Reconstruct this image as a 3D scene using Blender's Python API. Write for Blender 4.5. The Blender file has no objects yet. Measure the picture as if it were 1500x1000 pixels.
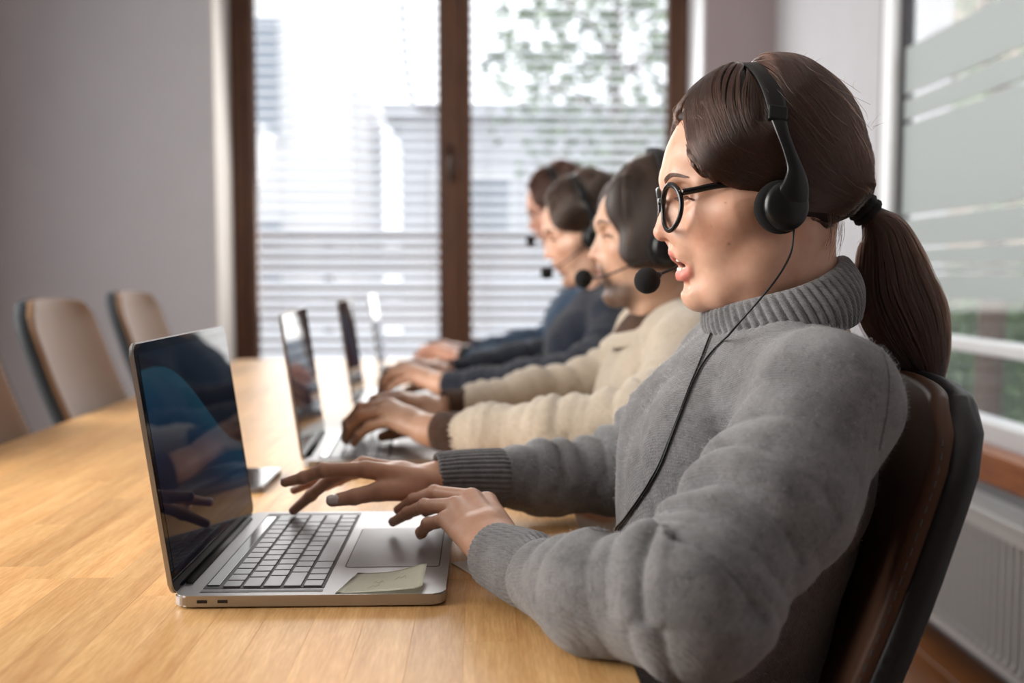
import bpy, bmesh, math, random
import numpy as np
from mathutils import Vector, Matrix, Euler
from mathutils.bvhtree import BVHTree
import openvdb

# ------------------------------------------------------------------ camera, sky, exposure
scn = bpy.context.scene
COL = scn.collection
CAM = (0.0, 0.0, 1.06)
FPX = 1458.333
PITCH, YAW = math.atan(100/FPX), math.atan(45/FPX)
cam_data = bpy.data.cameras.new('camera'); cam_data.sensor_width = 36.0; cam_data.lens = 35.0
cam_data.clip_start = 0.02
cam_data.dof.use_dof = True; cam_data.dof.focus_distance = 0.98; cam_data.dof.aperture_fstop = 2.8
cam = bpy.data.objects.new('camera', cam_data); COL.objects.link(cam)
cam.location = CAM; cam.rotation_euler = (math.pi/2 - PITCH, 0, -YAW)
scn.camera = cam

world = bpy.data.worlds.new('overcast_sky'); scn.world = world; world.use_nodes = True
bg = world.node_tree.nodes['Background']
bg.inputs['Color'].default_value = (0.93, 0.96, 1.0, 1); bg.inputs['Strength'].default_value = 2.4

def area_light(name, loc, target, sx, sy, watts, color):
    l = bpy.data.lights.new(name, 'AREA'); l.shape = 'RECTANGLE'; l.size = sx; l.size_y = sy
    l.energy = watts; l.color = color
    o = bpy.data.objects.new(name, l); COL.objects.link(o); o.location = loc
    o.rotation_euler = (Vector(target) - Vector(loc)).to_track_quat('-Z', 'Y').to_euler()
    return o
# daylight from the big window in the left wall and through the blinds of the end window
area_light('left_window_daylight', (-2.2, 1.15, 1.7), (0.3, 1.1, 0.95), 2.2, 1.5, 105, (1.0, 0.95, 0.88))
area_light('end_window_daylight', (-0.1, 4.92, 1.7), (-0.1, 1.0, 0.95), 2.0, 1.7, 40, (1.0, 0.98, 0.95))

sun = bpy.data.lights.new('slat_brightening_sun', 'SUN'); sun.energy = 7.0; sun.angle = math.radians(25); sun.color = (1.0, 0.98, 0.95)
so = bpy.data.objects.new('slat_brightening_sun', sun); COL.objects.link(so); so.location = (0, 8, 8)   # added soft sun beyond the end window, to brighten the blind slats
so.rotation_euler = Vector((0.10, -0.52, -0.87)).to_track_quat('-Z', 'Y').to_euler()
scn.view_settings.view_transform = 'Standard'; scn.view_settings.look = 'None'
scn.view_settings.exposure = 0.0; scn.view_settings.gamma = 1.0
scn.view_settings.use_curve_mapping = False

# ------------------------------------------------------------------ helpers
_cx = Vector((math.cos(YAW), -math.sin(YAW), 0))
_cf = Vector((math.sin(YAW)*math.cos(PITCH), math.cos(YAW)*math.cos(PITCH), -math.sin(PITCH)))
_cu = _cx.cross(_cf)
def at(px, py, Y):
    "measured point of the photograph at depth Y, in metres"
    d = _cf + _cx*((px-750)/FPX) + _cu*((500-py)/FPX)
    return Vector(CAM) + d*(Y/d.y)

def rgb(r, g, b):
    f = lambda c: (c/255/12.92) if c/255 <= 0.04045 else ((c/255+0.055)/1.055)**2.4
    return (f(r), f(g), f(b), 1)

class NT:
    "small node-tree writer"
    def __init__(s, name):
        s.m = bpy.data.materials.new(name); s.m.use_nodes = True; s.t = s.m.node_tree
        s.b = s.t.nodes['Principled BSDF']; s.out = s.t.nodes['Material Output']
    def n(s, typ, **kw):
        nd = s.t.nodes.new(typ)
        for k, v in kw.items():
            if hasattr(nd, k): setattr(nd, k, v)
            else: nd.inputs[k.replace('_', ' ')].default_value = v
        return nd
    def l(s, a, b): s.t.links.new(a, b)
    def coord(s, out='Object', scale=(1, 1, 1), rot=(0, 0, 0)):
        c = s.n('ShaderNodeTexCoord'); mp = s.n('ShaderNodeMapping')
        mp.inputs['Scale'].default_value = scale; mp.inputs['Rotation'].default_value = rot
        s.l(c.outputs[out], mp.inputs['Vector']); return mp.outputs['Vector']
    def noise(s, vec, scale, detail=4, rough=0.55):
        n = s.n('ShaderNodeTexNoise'); n.inputs['Scale'].default_value = scale
        n.inputs['Detail'].default_value = detail; n.inputs['Roughness'].default_value = rough
        if vec is not None: s.l(vec, n.inputs['Vector'])
        return n.outputs['Fac']
    def ramp(s, fac, stops):
        r = s.n('ShaderNodeValToRGB'); e = r.color_ramp.elements
        while len(e) < len(stops): e.new(0.5)
        for q, (p, c) in zip(e, stops): q.position = p; q.color = c
        s.l(fac, r.inputs['Fac']); return r.outputs['Color']
    def mix(s, fac, a, b, mode='MIX'):
        m = s.n('ShaderNodeMix', data_type='RGBA', blend_type=mode)
        for i, v in ((0, fac), (6, a), (7, b)):
            if hasattr(v, 'is_output'): s.l(v, m.inputs[i])
            else: m.inputs[i].default_value = v
        return m.outputs[2]
    def bump(s, h, strength=0.3, dist=0.002, to=True):
        b = s.n('ShaderNodeBump'); b.inputs['Strength'].default_value = strength; b.inputs['Distance'].default_value = dist
        s.l(h, b.inputs['Height'])
        if to: s.l(b.outputs['Normal'], s.b.inputs['Normal'])
        return b.outputs['Normal']

def mat(name, col, rough=0.6, metal=0.0, vary=0.08, scale=30, bump=0.0, dist=0.001, spec=0.5, stretch=(1, 1, 1), coat=0.0):
    t = NT(name); v = t.coord('Object', stretch); f = t.noise(v, scale)
    lo = tuple(c*(1-vary) for c in col[:3])+(1,); hi = tuple(min(1, c*(1+vary)) for c in col[:3])+(1,)
    t.l(t.ramp(f, [(0.3, lo), (0.7, hi)]), t.b.inputs['Base Color'])
    t.b.inputs['Roughness'].default_value = rough; t.b.inputs['Metallic'].default_value = metal
    t.b.inputs['Specular IOR Level'].default_value = spec; t.b.inputs['Coat Weight'].default_value = coat
    if bump: t.bump(t.noise(v, scale*4), bump, dist)
    return t.m

def link(name, me, m=None, parent=None, smooth=False):
    o = bpy.data.objects.new(name, me); COL.objects.link(o)
    if m is not None and not me.materials: me.materials.append(m)
    if smooth: me.polygons.foreach_set('use_smooth', [True]*len(me.polygons))
    if parent is not None: o.parent = parent
    return o
def obj(name, bm, m, parent=None, smooth=False):
    me = bpy.data.meshes.new(name); bm.normal_update(); bm.to_mesh(me); bm.free()
    return link(name, me, m, parent, smooth)
def empty(name, loc=(0, 0, 0), rz=0.0):
    o = bpy.data.objects.new(name, None); COL.objects.link(o); o.location = loc; o.rotation_euler = (0, 0, rz)
    o.empty_display_size = 0.05
    return o
def tag(o, label, cat, group=None):
    o['label'] = label; o['category'] = cat
    if group: o['group'] = group
    return o
def struct(o): o['kind'] = 'structure'; return o
def stuff(o): o['kind'] = 'stuff'; return o

def add_box(bm, c, s, rot=None, bev=0.0, seg=2):
    r = bmesh.ops.create_cube(bm, size=1.0)
    M = Matrix.Translation(c) @ (rot.to_matrix().to_4x4() if rot is not None else Matrix()) @ Matrix.Diagonal((*s, 1))
    bmesh.ops.transform(bm, matrix=M, verts=r['verts'])
    if bev:
        ed = list({e for v in r['verts'] for e in v.link_edges})
        bmesh.ops.bevel(bm, geom=ed, offset=bev, segments=seg, profile=0.5, affect='EDGES')
def box(c, s, rot=None, bev=0.0, seg=2):
    bm = bmesh.new(); add_box(bm, c, s, rot, bev, seg); return bm
def span(a, b, bev=0.0, seg=2):
    a, b = Vector(a), Vector(b); return box((a+b)/2, [abs(x) for x in (b-a)], None, bev, seg)
def add_prism(bm, pts, h, M=None):
    "closed outline pts (2D) extruded by h along local z"
    M = M or Matrix(); n = len(pts)
    lo = [bm.verts.new(M @ Vector((p[0], p[1], 0))) for p in pts]; hi = [bm.verts.new(M @ Vector((p[0], p[1], h))) for p in pts]
    for i in range(n):
        j = (i+1) % n; bm.faces.new((lo[i], lo[j], hi[j], hi[i]))
    bm.faces.new(hi); bm.faces.new(lo[::-1])
def rrect(w, h, r, n=6):
    "rounded rectangle outline, centred"
    out = []
    for cx, cy, a0 in ((w/2-r, h/2-r, 0), (-w/2+r, h/2-r, 90), (-w/2+r, -h/2+r, 180), (w/2-r, -h/2+r, 270)):
        for k in range(n+1):
            a = math.radians(a0+90*k/n); out.append((cx+r*math.cos(a), cy+r*math.sin(a)))
    return out
def catmull(pts, n=8):
    pts = [Vector(p) for p in pts]; out = []
    P_ = [2*pts[0]-pts[1]] + pts + [2*pts[-1]-pts[-2]]
    for i in range(1, len(P_)-2):
        a, b, c, d = P_[i-1:i+3]
        for k in range(n):
            t = k/n; out.append(0.5*((2*b)+(c-a)*t+(2*a-5*b+4*c-d)*t*t+(3*b-a-3*c+d)*t**3))
    out.append(pts[-1]); return out
def add_tube(bm, pts, r, seg=10, flat=1.0, up=None, caps=True):
    "tube along pts; r a number or one per point; flat squashes the section along the up-normal"
    pts = [Vector(p) for p in pts]; n = len(pts); rs = r if hasattr(r, '__len__') else [r]*n
    rings = []; prev = None
    for i in range(n):
        t = (pts[min(i+1, n-1)]-pts[max(i-1, 0)]).normalized()
        ref = Vector(up) if up is not None else (prev if prev is not None else (Vector((0, 0, 1)) if abs(t.z) < 0.9 else Vector((1, 0, 0))))
        a = (ref - t*ref.dot(t)).normalized(); prev = a; b = t.cross(a)
        rings.append([bm.verts.new(pts[i]+a*(rs[i]*flat*math.cos(2*math.pi*k/seg))+b*(rs[i]*math.sin(2*math.pi*k/seg))) for k in range(seg)])
    for i in range(n-1):
        for k in range(seg):
            q = (k+1) % seg; bm.faces.new((rings[i][k], rings[i][q], rings[i+1][q], rings[i+1][k]))
    if caps: bm.faces.new(rings[0][::-1]); bm.faces.new(rings[-1])
def tube(pts, r, **k):
    bm = bmesh.new(); add_tube(bm, pts, r, **k); return bm
def add_lathe(bm, prof, M=None, seg=24):
    "prof: (radius, height) pairs round local z"
    M = M or Matrix(); rings = []
    for r, z in prof:
        rings.append([bm.verts.new(M @ Vector((max(r, 1e-5)*math.cos(2*math.pi*k/seg), max(r, 1e-5)*math.sin(2*math.pi*k/seg), z))) for k in range(seg)])
    for i in range(len(rings)-1):
        for k in range(seg):
            q = (k+1) % seg; bm.faces.new((rings[i][k], rings[i][q], rings[i+1][q], rings[i+1][k]))
    bm.faces.new(rings[0][::-1]); bm.faces.new(rings[-1])
def copy_tree(o, parent=None):
    c = o.copy(); COL.objects.link(c)
    if parent is not None: c.parent = parent
    for ch in list(o.children): copy_tree(ch, c)
    return c
# ------------------------------------------------------------------ room shell
M_wall = mat('grey_painted_plaster', rgb(178, 178, 182), 0.9, vary=0.02, scale=6, bump=0.05)
M_wall_dark = mat('mauve_grey_plaster', rgb(160, 148, 149), 0.9, vary=0.02, scale=6, bump=0.05)
M_reveal = mat('pale_reveal_plaster', rgb(196, 190, 184), 0.9, vary=0.03, scale=8, bump=0.05)
M_ceil = mat('white_ceiling_paint', rgb(190, 188, 186), 0.9, vary=0.02, scale=5)
M_white = mat('white_lacquer', rgb(226, 228, 230), 0.45, vary=0.02, scale=10)
def wood(name, c1, c2, stretch, scale=9, rough=0.45, bump=0.12, rand=0.0):
    t = NT(name); g = t.n('ShaderNodeNewGeometry'); mp = t.n('ShaderNodeMapping'); mp.inputs['Scale'].default_value = stretch
    t.l(g.outputs['Position'], mp.inputs['Vector'])
    oi = t.n('ShaderNodeObjectInfo'); ad = t.n('ShaderNodeVectorMath', operation='ADD'); sc = t.n('ShaderNodeVectorMath', operation='SCALE')
    cb = t.n('ShaderNodeCombineXYZ')
    for i in range(3): t.l(oi.outputs['Random'], cb.inputs[i])
    t.l(cb.outputs[0], sc.inputs[0]); sc.inputs['Scale'].default_value = 37.0
    t.l(mp.outputs[0], ad.inputs[0]); t.l(sc.outputs[0], ad.inputs[1])
    f1 = t.noise(ad.outputs[0], scale, 6, 0.6); f2 = t.noise(ad.outputs[0], scale*7, 3, 0.6)
    c = t.ramp(f1, [(0.3, c1), (0.68, c2)])
    c = t.mix(t.ramp(f2, [(0.42, (0.0, 0.0, 0.0, 1)), (0.6, (1, 1, 1, 1))]), t.mix(1.0, c, (0.86, 0.82, 0.76, 1), 'MULTIPLY'), c)
    if rand:
        hv = t.n('ShaderNodeHueSaturation'); mr = t.n('ShaderNodeMapRange')
        mr.inputs['To Min'].default_value = 1-rand; mr.inputs['To Max'].default_value = 1+rand*0.6
        t.l(oi.outputs['Random'], mr.inputs['Value']); t.l(mr.outputs[0], hv.inputs['Value']); t.l(c, hv.inputs['Color']); c = hv.outputs['Color']
    t.l(c, t.b.inputs['Base Color']); t.b.inputs['Roughness'].default_value = rough
    t.bump(f2, bump, 0.0006)
    return t.m
M_dark_wood = wood('dark_brown_window_wood', rgb(62, 36, 20), rgb(98, 60, 34), (9, 9, 0.8), 6, 0.5)
M_sill_wood = wood('orange_brown_sill_wood', rgb(140, 78, 30), rgb(176, 104, 46), (8, 1, 8), 6, 0.4)
M_floor_wood = wood('brown_floor_boards', rgb(120, 72, 34), rgb(158, 100, 52), (8, 0.8, 8), 5, 0.35, rand=0.2)
M_table = wood('oak_butcher_block', rgb(204, 152, 94), rgb(230, 186, 128), (9, 0.7, 9), 8, 0.38, rand=0.16)

XL, XR, YB, YF, HT = -2.3, 1.36, 4.64, -1.6, 2.95
struct(obj('floor', span((XL, YF, -0.12), (XR+0.1, YB+0.5, -0.012)), M_floor_wood))
flo = bpy.data.objects['floor']
k = 0
for i in range(12):                        # floor boards in view on the right, and under the table
    x0 = -0.2+i*0.13
    y = 0.3 - (i*0.37) % 1.1
    while y < 4.6:
        L = 1.1; a, b = max(y, 0.2), min(y+L, 4.63)
        obj('floor_board', span((x0+0.001, a+0.001, -0.014), (x0+0.129, b-0.001, 0.0), 0.0008, 1), M_floor_wood, flo); y += L
struct(obj('ceiling', span((XL, YF, HT), (XR+0.3, YB+0.4, HT+0.1)), M_ceil))
# end wall with the tall window opening
OX0, OX1, OZ0, OZ1, YW = -1.225, 1.030, 0.05, 2.75, 5.0
struct(obj('wall_back', span((XL, YB, 0), (OX0, YW+0.02, HT)), M_wall))
struct(obj('wall_back', span((OX1, YB, 0), (XR+0.3, YW+0.02, HT)), M_wall_dark))
struct(obj('wall_back', span((OX0, YB, OZ1), (OX1, YW+0.02, HT)), M_wall))
struct(obj('wall_back', span((OX0, YB, 0), (OX1, YW+0.02, OZ0)), M_wall))
struct(obj('trim_1', span((OX0, YB-0.0, OZ0), (OX0+0.012, YW-0.06, OZ1)), M_reveal))
struct(obj('trim_2', span((OX1-0.012, YB-0.0, OZ0), (OX1, YW-0.06, OZ1)), M_white))  # window light falling on this reveal is put into its whiter colour
struct(obj('baseboard_back', span((XL, YB-0.015, 0), (OX0, YB, 0.09), 0.004), M_white))

# ---- end window: two tall sashes in a dark wooden frame
win = struct(empty('window_1', (0, YW, 0)))
def wp(name, a, b, m=M_dark_wood, bev=0.006, parent=win):
    o = obj(name, span((a[0], a[1], a[2]), (b[0], b[1], b[2]), bev, 2), m, parent); return o
D0, D1 = -0.07, 0.03
wp('window_jamb', (OX0+0.012, D0, OZ0), (-1.150, D1, OZ1)); wp('window_jamb', (0.962, D0, OZ0), (OX1-0.012, D1, OZ1))
wp('window_head', (-1.150, D0, OZ1-0.07), (0.962, D1, OZ1)); wp('window_threshold', (-1.150, D0, OZ0), (0.962, D1, OZ0+0.05))
M_glass = NT('clear_window_glass')
gm = M_glass; tr = gm.n('ShaderNodeBsdfTransparent'); gl = gm.n('ShaderNodeBsdfGlossy', Roughness=0.02); mx = gm.n('ShaderNodeMixShader')
lw = gm.n('ShaderNodeLayerWeight', Blend=0.5); pw = gm.n('ShaderNodeMath', operation='POWER'); pw.inputs[1].default_value = 4.0; gm.l(lw.outputs['Facing'], pw.inputs[0])
fr = gm.n('ShaderNodeMath', operation='MULTIPLY_ADD'); fr.inputs[1].default_value = 0.4; fr.inputs[2].default_value = 0.03; gm.l(pw.outputs[0], fr.inputs[0])
gm.l(fr.outputs[0], mx.inputs[0]); gm.l(tr.outputs[0], mx.inputs[1]); gm.l(gl.outputs[0], mx.inputs[2]); gm.l(mx.outputs[0], gm.out.inputs['Surface'])
M_glass = gm.m
for (x0, x1, s0, s1) in ((-1.150, -0.130, 0.05, 0.08), (-0.130, 0.962, 0.083, 0.045)):
    sash = obj('sash', span((x0, -0.055, OZ0+0.05), (x0+s0, 0.0, OZ1-0.07), 0.006), M_dark_wood, win)
    for a, b in (((x1-s1, -0.055, OZ0+0.05), (x1, 0.0, OZ1-0.07)), ((x0+s0, -0.055, OZ0+0.05), (x1-s1, 0.0, OZ0+0.20)), ((x0+s0, -0.055, OZ1-0.17), (x1-s1, 0.0, OZ1-0.07))):
        obj('sash_rail', span(a, b, 0.006), M_dark_wood, sash)
    obj('pane', span((x0+s0, -0.025, OZ0+0.19), (x1-s1, -0.019, OZ1-0.16)), M_glass, sash)
obj('astragal', span((-0.165, -0.068, OZ0+0.05), (-0.100, -0.055, OZ1-0.07), 0.004), M_dark_wood, win)
M_handle = mat('dark_bronze_handle', rgb(46, 32, 24), 0.35, 0.8)
bm = bmesh.new(); add_box(bm, (-0.150, -0.062, 1.60), (0.03, 0.014, 0.17), None, 0.005); add_tube(bm, [(-0.150, -0.07, 1.62), (-0.150, -0.105, 1.62), (-0.150, -0.105, 1.55), (-0.150, -0.10, 1.50)], 0.010)
obj('window_handle', bm, M_handle, win, True)

# ---- slatted blinds hanging just outside the two sashes
t = NT('pale_blind_slat'); f = t.noise(t.coord(), 5); c = t.ramp(f, [(0.3, rgb(232, 236, 242)), (0.7, rgb(240, 243, 247))]); df = t.n('ShaderNodeBsdfDiffuse'); tl = t.n('ShaderNodeBsdfTranslucent'); mx = t.n('ShaderNodeMixShader', Fac=0.45)
t.l(c, df.inputs['Color']); t.l(c, tl.inputs['Color']); t.l(df.outputs[0], mx.inputs[1]); t.l(tl.outputs[0], mx.inputs[2]); t.l(mx.outputs[0], t.out.inputs['Surface']); M_slat = t.m
M_cord = mat('white_blind_cord', rgb(200, 200, 196), 0.8)
bsl = {}
for x0, x1, nm in ((-1.155, -0.12, 'left'), (-0.12, 0.975, 'right')):
    bl = tag(empty('slatted_blind', ((x0+x1)/2, YW+0.11, 0)), 'pale slatted window blind lowered over the %s of the two tall panes' % ('leftmost' if nm == 'left' else 'rightmost'), 'blind', 'blinds on the end window')
    W = x1-x0-0.012
    bm = bmesh.new(); a = math.radians(30); hw = 0.030; NS = 6
    top, bot = [], []
    for s in range(NS+1):
        t = -1+2*s/NS; y, z = hw*t*math.cos(a), hw*t*math.sin(a)+0.0035*(1-t*t)
        top.append([bm.verts.new((e, y, z)) for e in (-W/2, W/2)]); bot.append([bm.verts.new((e, y, z-0.0012)) for e in (-W/2, W/2)])
    for s in range(NS):
        bm.faces.new((top[s][0], top[s][1], top[s+1][1], top[s+1][0])); bm.faces.new((bot[s][0], bot[s+1][0], bot[s+1][1], bot[s][1]))
    for q in (0, NS): bm.faces.new((top[q][0], bot[q][0], bot[q][1], top[q][1]) if q else (top[q][1], bot[q][1], bot[q][0], top[q][0]))
    me = None
    z = 0.16
    while z < OZ1-0.02:
        if me is None: o = obj('slat', bm, M_slat, bl); me = o.data
        else: o = link('slat', me, None, bl)
        o.location = (0, 0, z); z += 0.053
    obj('head_rail', box((0, 0, OZ1+0.02), (W, 0.05, 0.05), None, 0.004), M_slat, bl); obj('bottom_rail', box((0, 0, 0.11), (W, 0.05, 0.016), None, 0.004), M_slat, bl)
    for q in (-0.36, 0.0, 0.36):
        for dy in (-0.031, 0.031): obj('ladder_cord', tube([(q*W, dy, 0.11), (q*W, dy, OZ1)], 0.0014, seg=6), M_cord, bl)

# ---- right wall with a wide frosted window, wooden sill and radiator
RY0, RY1, RZ0, RZ1 = 1.65, 3.41, 0.60, 2.45
struct(obj('wall_right', span((XR, RY1, 0), (XR+0.25, YB, HT)), M_wall)); struct(obj('wall_right', span((XR, YF, 0), (XR+0.25, RY1, RZ0-0.03)), M_wall))
struct(obj('wall_right', span((XR, YF, RZ1), (XR+0.25, RY1, HT)), M_wall)); struct(obj('wall_right', span((XR, YF, RZ0-0.03), (XR+0.25, RY0, RZ1)), M_wall))  # second piece, out of view, extended to block light from the film
rw = struct(empty('window_2', (XR, 0, 0)))
M_wframe = mat('white_plastic_window_frame', rgb(214, 216, 218), 0.4, vary=0.02)
M_seal = mat('dark_rubber_seal', rgb(60, 58, 60), 0.7)
obj('window_frame', span((0.005, RY1-0.09, RZ0), (0.10, RY1, RZ1), 0.006), M_wframe, rw)
obj('seal', span((0.03, RY1-0.105, RZ0+0.04), (0.07, RY1-0.09, RZ1-0.06)), M_seal, rw)
obj('window_frame', span((0.02, RY0, RZ0), (0.10, RY1-0.09, RZ0+0.055), 0.006), M_wframe, rw); obj('window_frame', span((0.02, RY0, RZ1-0.06), (0.10, RY1-0.09, RZ1), 0.006), M_wframe, rw)
obj('transom', span((0.025, RY0, 0.835), (0.095, RY1-0.09, 0.872), 0.006), M_wframe, rw); obj('window_frame', span((0.02, RY0, RZ0+0.055), (0.10, RY0+0.08, RZ1-0.06), 0.006), M_wframe, rw)
obj('pane', span((0.045, RY0+0.08, 0.655), (0.051, RY1-0.105, 0.835)), M_glass, rw); obj('pane', span((0.045, RY0+0.08, 0.872), (0.051, RY1-0.105, RZ1-0.06)), M_glass, rw)
t = NT('frosted_window_film'); tl = t.n('ShaderNodeBsdfTranslucent'); tl.inputs['Color'].default_value = rgb(204, 207, 205)
df = t.n('ShaderNodeBsdfDiffuse'); df.inputs['Color'].default_value = rgb(200, 203, 200); tr = t.n('ShaderNodeBsdfTransparent')
m1 = t.n('ShaderNodeMixShader', Fac=0.25); m2 = t.n('ShaderNodeMixShader', Fac=0.10)
t.l(tl.outputs[0], m1.inputs[1]); t.l(df.outputs[0], m1.inputs[2]); t.l(m1.outputs[0], m2.inputs[1]); t.l(tr.outputs[0], m2.inputs[2]); t.l(m2.outputs[0], t.out.inputs['Surface'])
M_film = t.m
fz = [0.985, 1.055, 1.062, 1.082, 1.089, 1.137, 1.147, 1.236, 1.250, 1.548, 1.564, 1.630, 1.647, 1.80]
for a, b in zip(fz[0::2], fz[1::2]):       # clear gaps stay between the bands of film
    obj('frosted_film', span((0.0425, RY0+0.08, a), (0.0445, RY1-0.105, b)), M_film, rw)
sl = struct(obj('trim_3', span((XR-0.05, RY0-0.05, 0.515), (XR+0.02, RY1+0.03, RZ0), 0.004), M_sill_wood))

M_rad = mat('white_enamelled_steel', rgb(206, 208, 208), 0.4, vary=0.02)
rad = tag(empty('radiator', (1.20, 0, 0)), 'white ribbed panel radiator under the wooden sill of the frosted window', 'radiator')
RA, RB = 0.9, 3.10
bm = bmesh.new(); pr = []
y = RA; prof = []
while y < RB-0.001:                         # pressed front panel: flutes with rounded shoulders
    for dy, dx in ((0.0, 0.0), (0.011, 0.0), (0.0145, 0.020), (0.0305, 0.020), (0.033, 0.0)): prof.append((y+dy, dx))
    y += 0.0333
rows = [(0.10, 1), (0.125, 1), (0.140, 0), (0.410, 0), (0.425, 1), (0.455, 1)]
g = [[bm.verts.new((0.045-(0 if flat else -dx), yy, z)) for (yy, dx) in prof] for z, flat in rows]
for i in range(len(g)-1):
    for j in range(len(prof)-1): bm.faces.new((g[i][j], g[i+1][j], g[i+1][j+1], g[i][j+1]))
add_box(bm, (0.085, (RA+RB)/2, 0.2775), (0.05, RB-RA, 0.35))
obj('front_panel', bm, M_rad, rad, False)
n = 0
me = None
for i in range(int((RB-RA)/0.0333)):        # rounded lower ends of the flutes
    if me is None:
        bm = bmesh.new(); bmesh.ops.create_uvsphere(bm, u_segments=8, v_segments=5, radius=0.0085); bmesh.ops.scale(bm, vec=(0.7, 1, 1.2), verts=bm.verts)
        o = obj('flute_end', bm, M_rad, rad, True); me = o.data
    else: o = link('flute_end', me, None, rad)
    o.location = (0.045, RA+0.0333*i+0.0055, 0.133)
bm = bmesh.new()
add_box(bm, (0.047, (RA+RB)/2, 0.464), (0.010, RB-RA, 0.016), None, 0.003); add_box(bm, (0.145, (RA+RB)/2, 0.464), (0.010, RB-RA, 0.016), None, 0.003)
for i in range(7): add_box(bm, (0.062+i*0.0125, (RA+RB)/2, 0.464), (0.004, RB-RA, 0.010))
obj('top_grille', bm, M_rad, rad)
for yy in (RA-0.004, RB+0.004): obj('side_cover', box((0.095, yy, 0.28), (0.11, 0.008, 0.38), None, 0.003), M_rad, rad)
for yy in (RA+0.3, RB-0.3): obj('wall_bracket', box((0.135, yy, 0.25), (0.048, 0.03, 0.30)), M_rad, rad)

# ---- left wall with its own big window (out of frame, where the daylight comes from)
struct(obj('wall_left', span((XL-0.2, 3.6, 0), (XL, YB+0.38, HT)), M_wall)); struct(obj('wall_left', span((XL-0.2, YF, 0), (XL, 3.6, 0.8)), M_wall))
struct(obj('wall_left', span((XL-0.2, YF, 2.5), (XL, 3.6, HT)), M_wall))
struct(obj('wall_left', span((XL-0.2, YF, 0.8), (XL, 0.3, 2.5)), M_wall))
struct(obj('wall_front', span((XL, YF-0.1, 0), (XR+0.25, YF, HT)), mat('bounce_cutting_dark_wall', rgb(92, 86, 84), 0.9, vary=0.03, scale=5)))  # unseen wall behind the camera, darkened to cut bounced light

# ---- outside: courtyard, neighbouring house, fence, trees
M_ground = mat('pale_courtyard_paving', rgb(122, 120, 116), 0.9, vary=0.1, scale=2)
struct(obj('ground_outside', span((-9, 5.3, -0.3), (12, 16, -0.15)), M_ground)); struct(obj('ground_outside', span((1.9, -6, -0.3), (12, 5.3, -0.15)), M_ground))
M_fac = mat('pale_rendered_facade', rgb(236, 234, 232), 0.9, vary=0.03, scale=1.5)
M_fac2 = mat('grey_rendered_facade', rgb(196, 198, 204), 0.9, vary=0.03, scale=1.5)
M_far_glass = mat('far_window_glass', rgb(120, 132, 146), 0.15, vary=0.1, scale=2)
def house(name, label, x0, x1, y0, y1, h, m, wins):
    hs = tag(empty(name, ((x0+x1)/2, y0, -0.15)), label, 'building')
    w = x1-x0
    obj('facade', span((-w/2, 0, 0), (w/2, y1-y0, h)), m, hs)
    obj('roof', span((-w/2-0.2, -0.2, h), (w/2+0.2, y1-y0+0.2, h+0.14)), M_fac2, hs)
    for (cx, cz, ww, hh) in wins:
        f = obj('window_surround', span((cx-ww/2-0.07, -0.05, cz-hh/2-0.07), (cx+ww/2+0.07, 0.0, cz+hh/2+0.07)), M_white, hs)
        obj('pane', span((cx-ww/2, -0.06, cz-hh/2), (cx+ww/2, -0.05, cz+hh/2)), M_far_glass, f)
    return hs
house('neighbouring_house', 'white rendered house seen through the left pane of the blinds', -4.2, -1.35, 11, 14, 6.0, M_fac, [(0.2, 3.3, 0.8, 1.2), (-0.9, 3.3, 0.8, 1.2), (0.2, 1.2, 0.8, 1.2)])
house('neighbouring_house', 'pale grey house seen through the middle of the blinds', -1.0, 3.4, 12.5, 15, 3.1, M_fac2, [(0.2, 1.9, 0.9, 1.0), (-1.3, 1.9, 0.9, 1.0), (1.5, 1.9, 0.9, 1.0)])
house('neighbouring_house', 'beige house seen high behind the frosted window', 4.7, 6.6, 11.5, 14, 5.5, mat('beige_facade', rgb(150, 134, 118), 0.9, vary=0.05, scale=2), [(0.3, 3.0, 0.7, 1.0)])
M_fence = wood('brown_fence_boards', rgb(66, 40, 26), rgb(92, 60, 40), (1, 6, 6), 4, 0.8)
fe = tag(empty('garden_fence', (-0.75, 9.3, -0.15)), 'brown horizontal board fence behind the lower part of the blinds', 'fence')
for i in range(10): obj('fence_board', box((0, 0, 0.12+i*0.16), (6.9, 0.025, 0.13)), M_fence, fe)
for i in range(6): obj('fence_post', box((-3.35+i*1.34, 0.053, 0.8), (0.08, 0.08, 1.6)), M_fence, fe)
M_leaf = mat('green_leaves', rgb(98, 122, 82), 0.6, vary=0.4, scale=3)
M_bark = mat('brown_bark', rgb(96, 76, 60), 0.9, vary=0.2, scale=12, bump=0.4)
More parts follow.
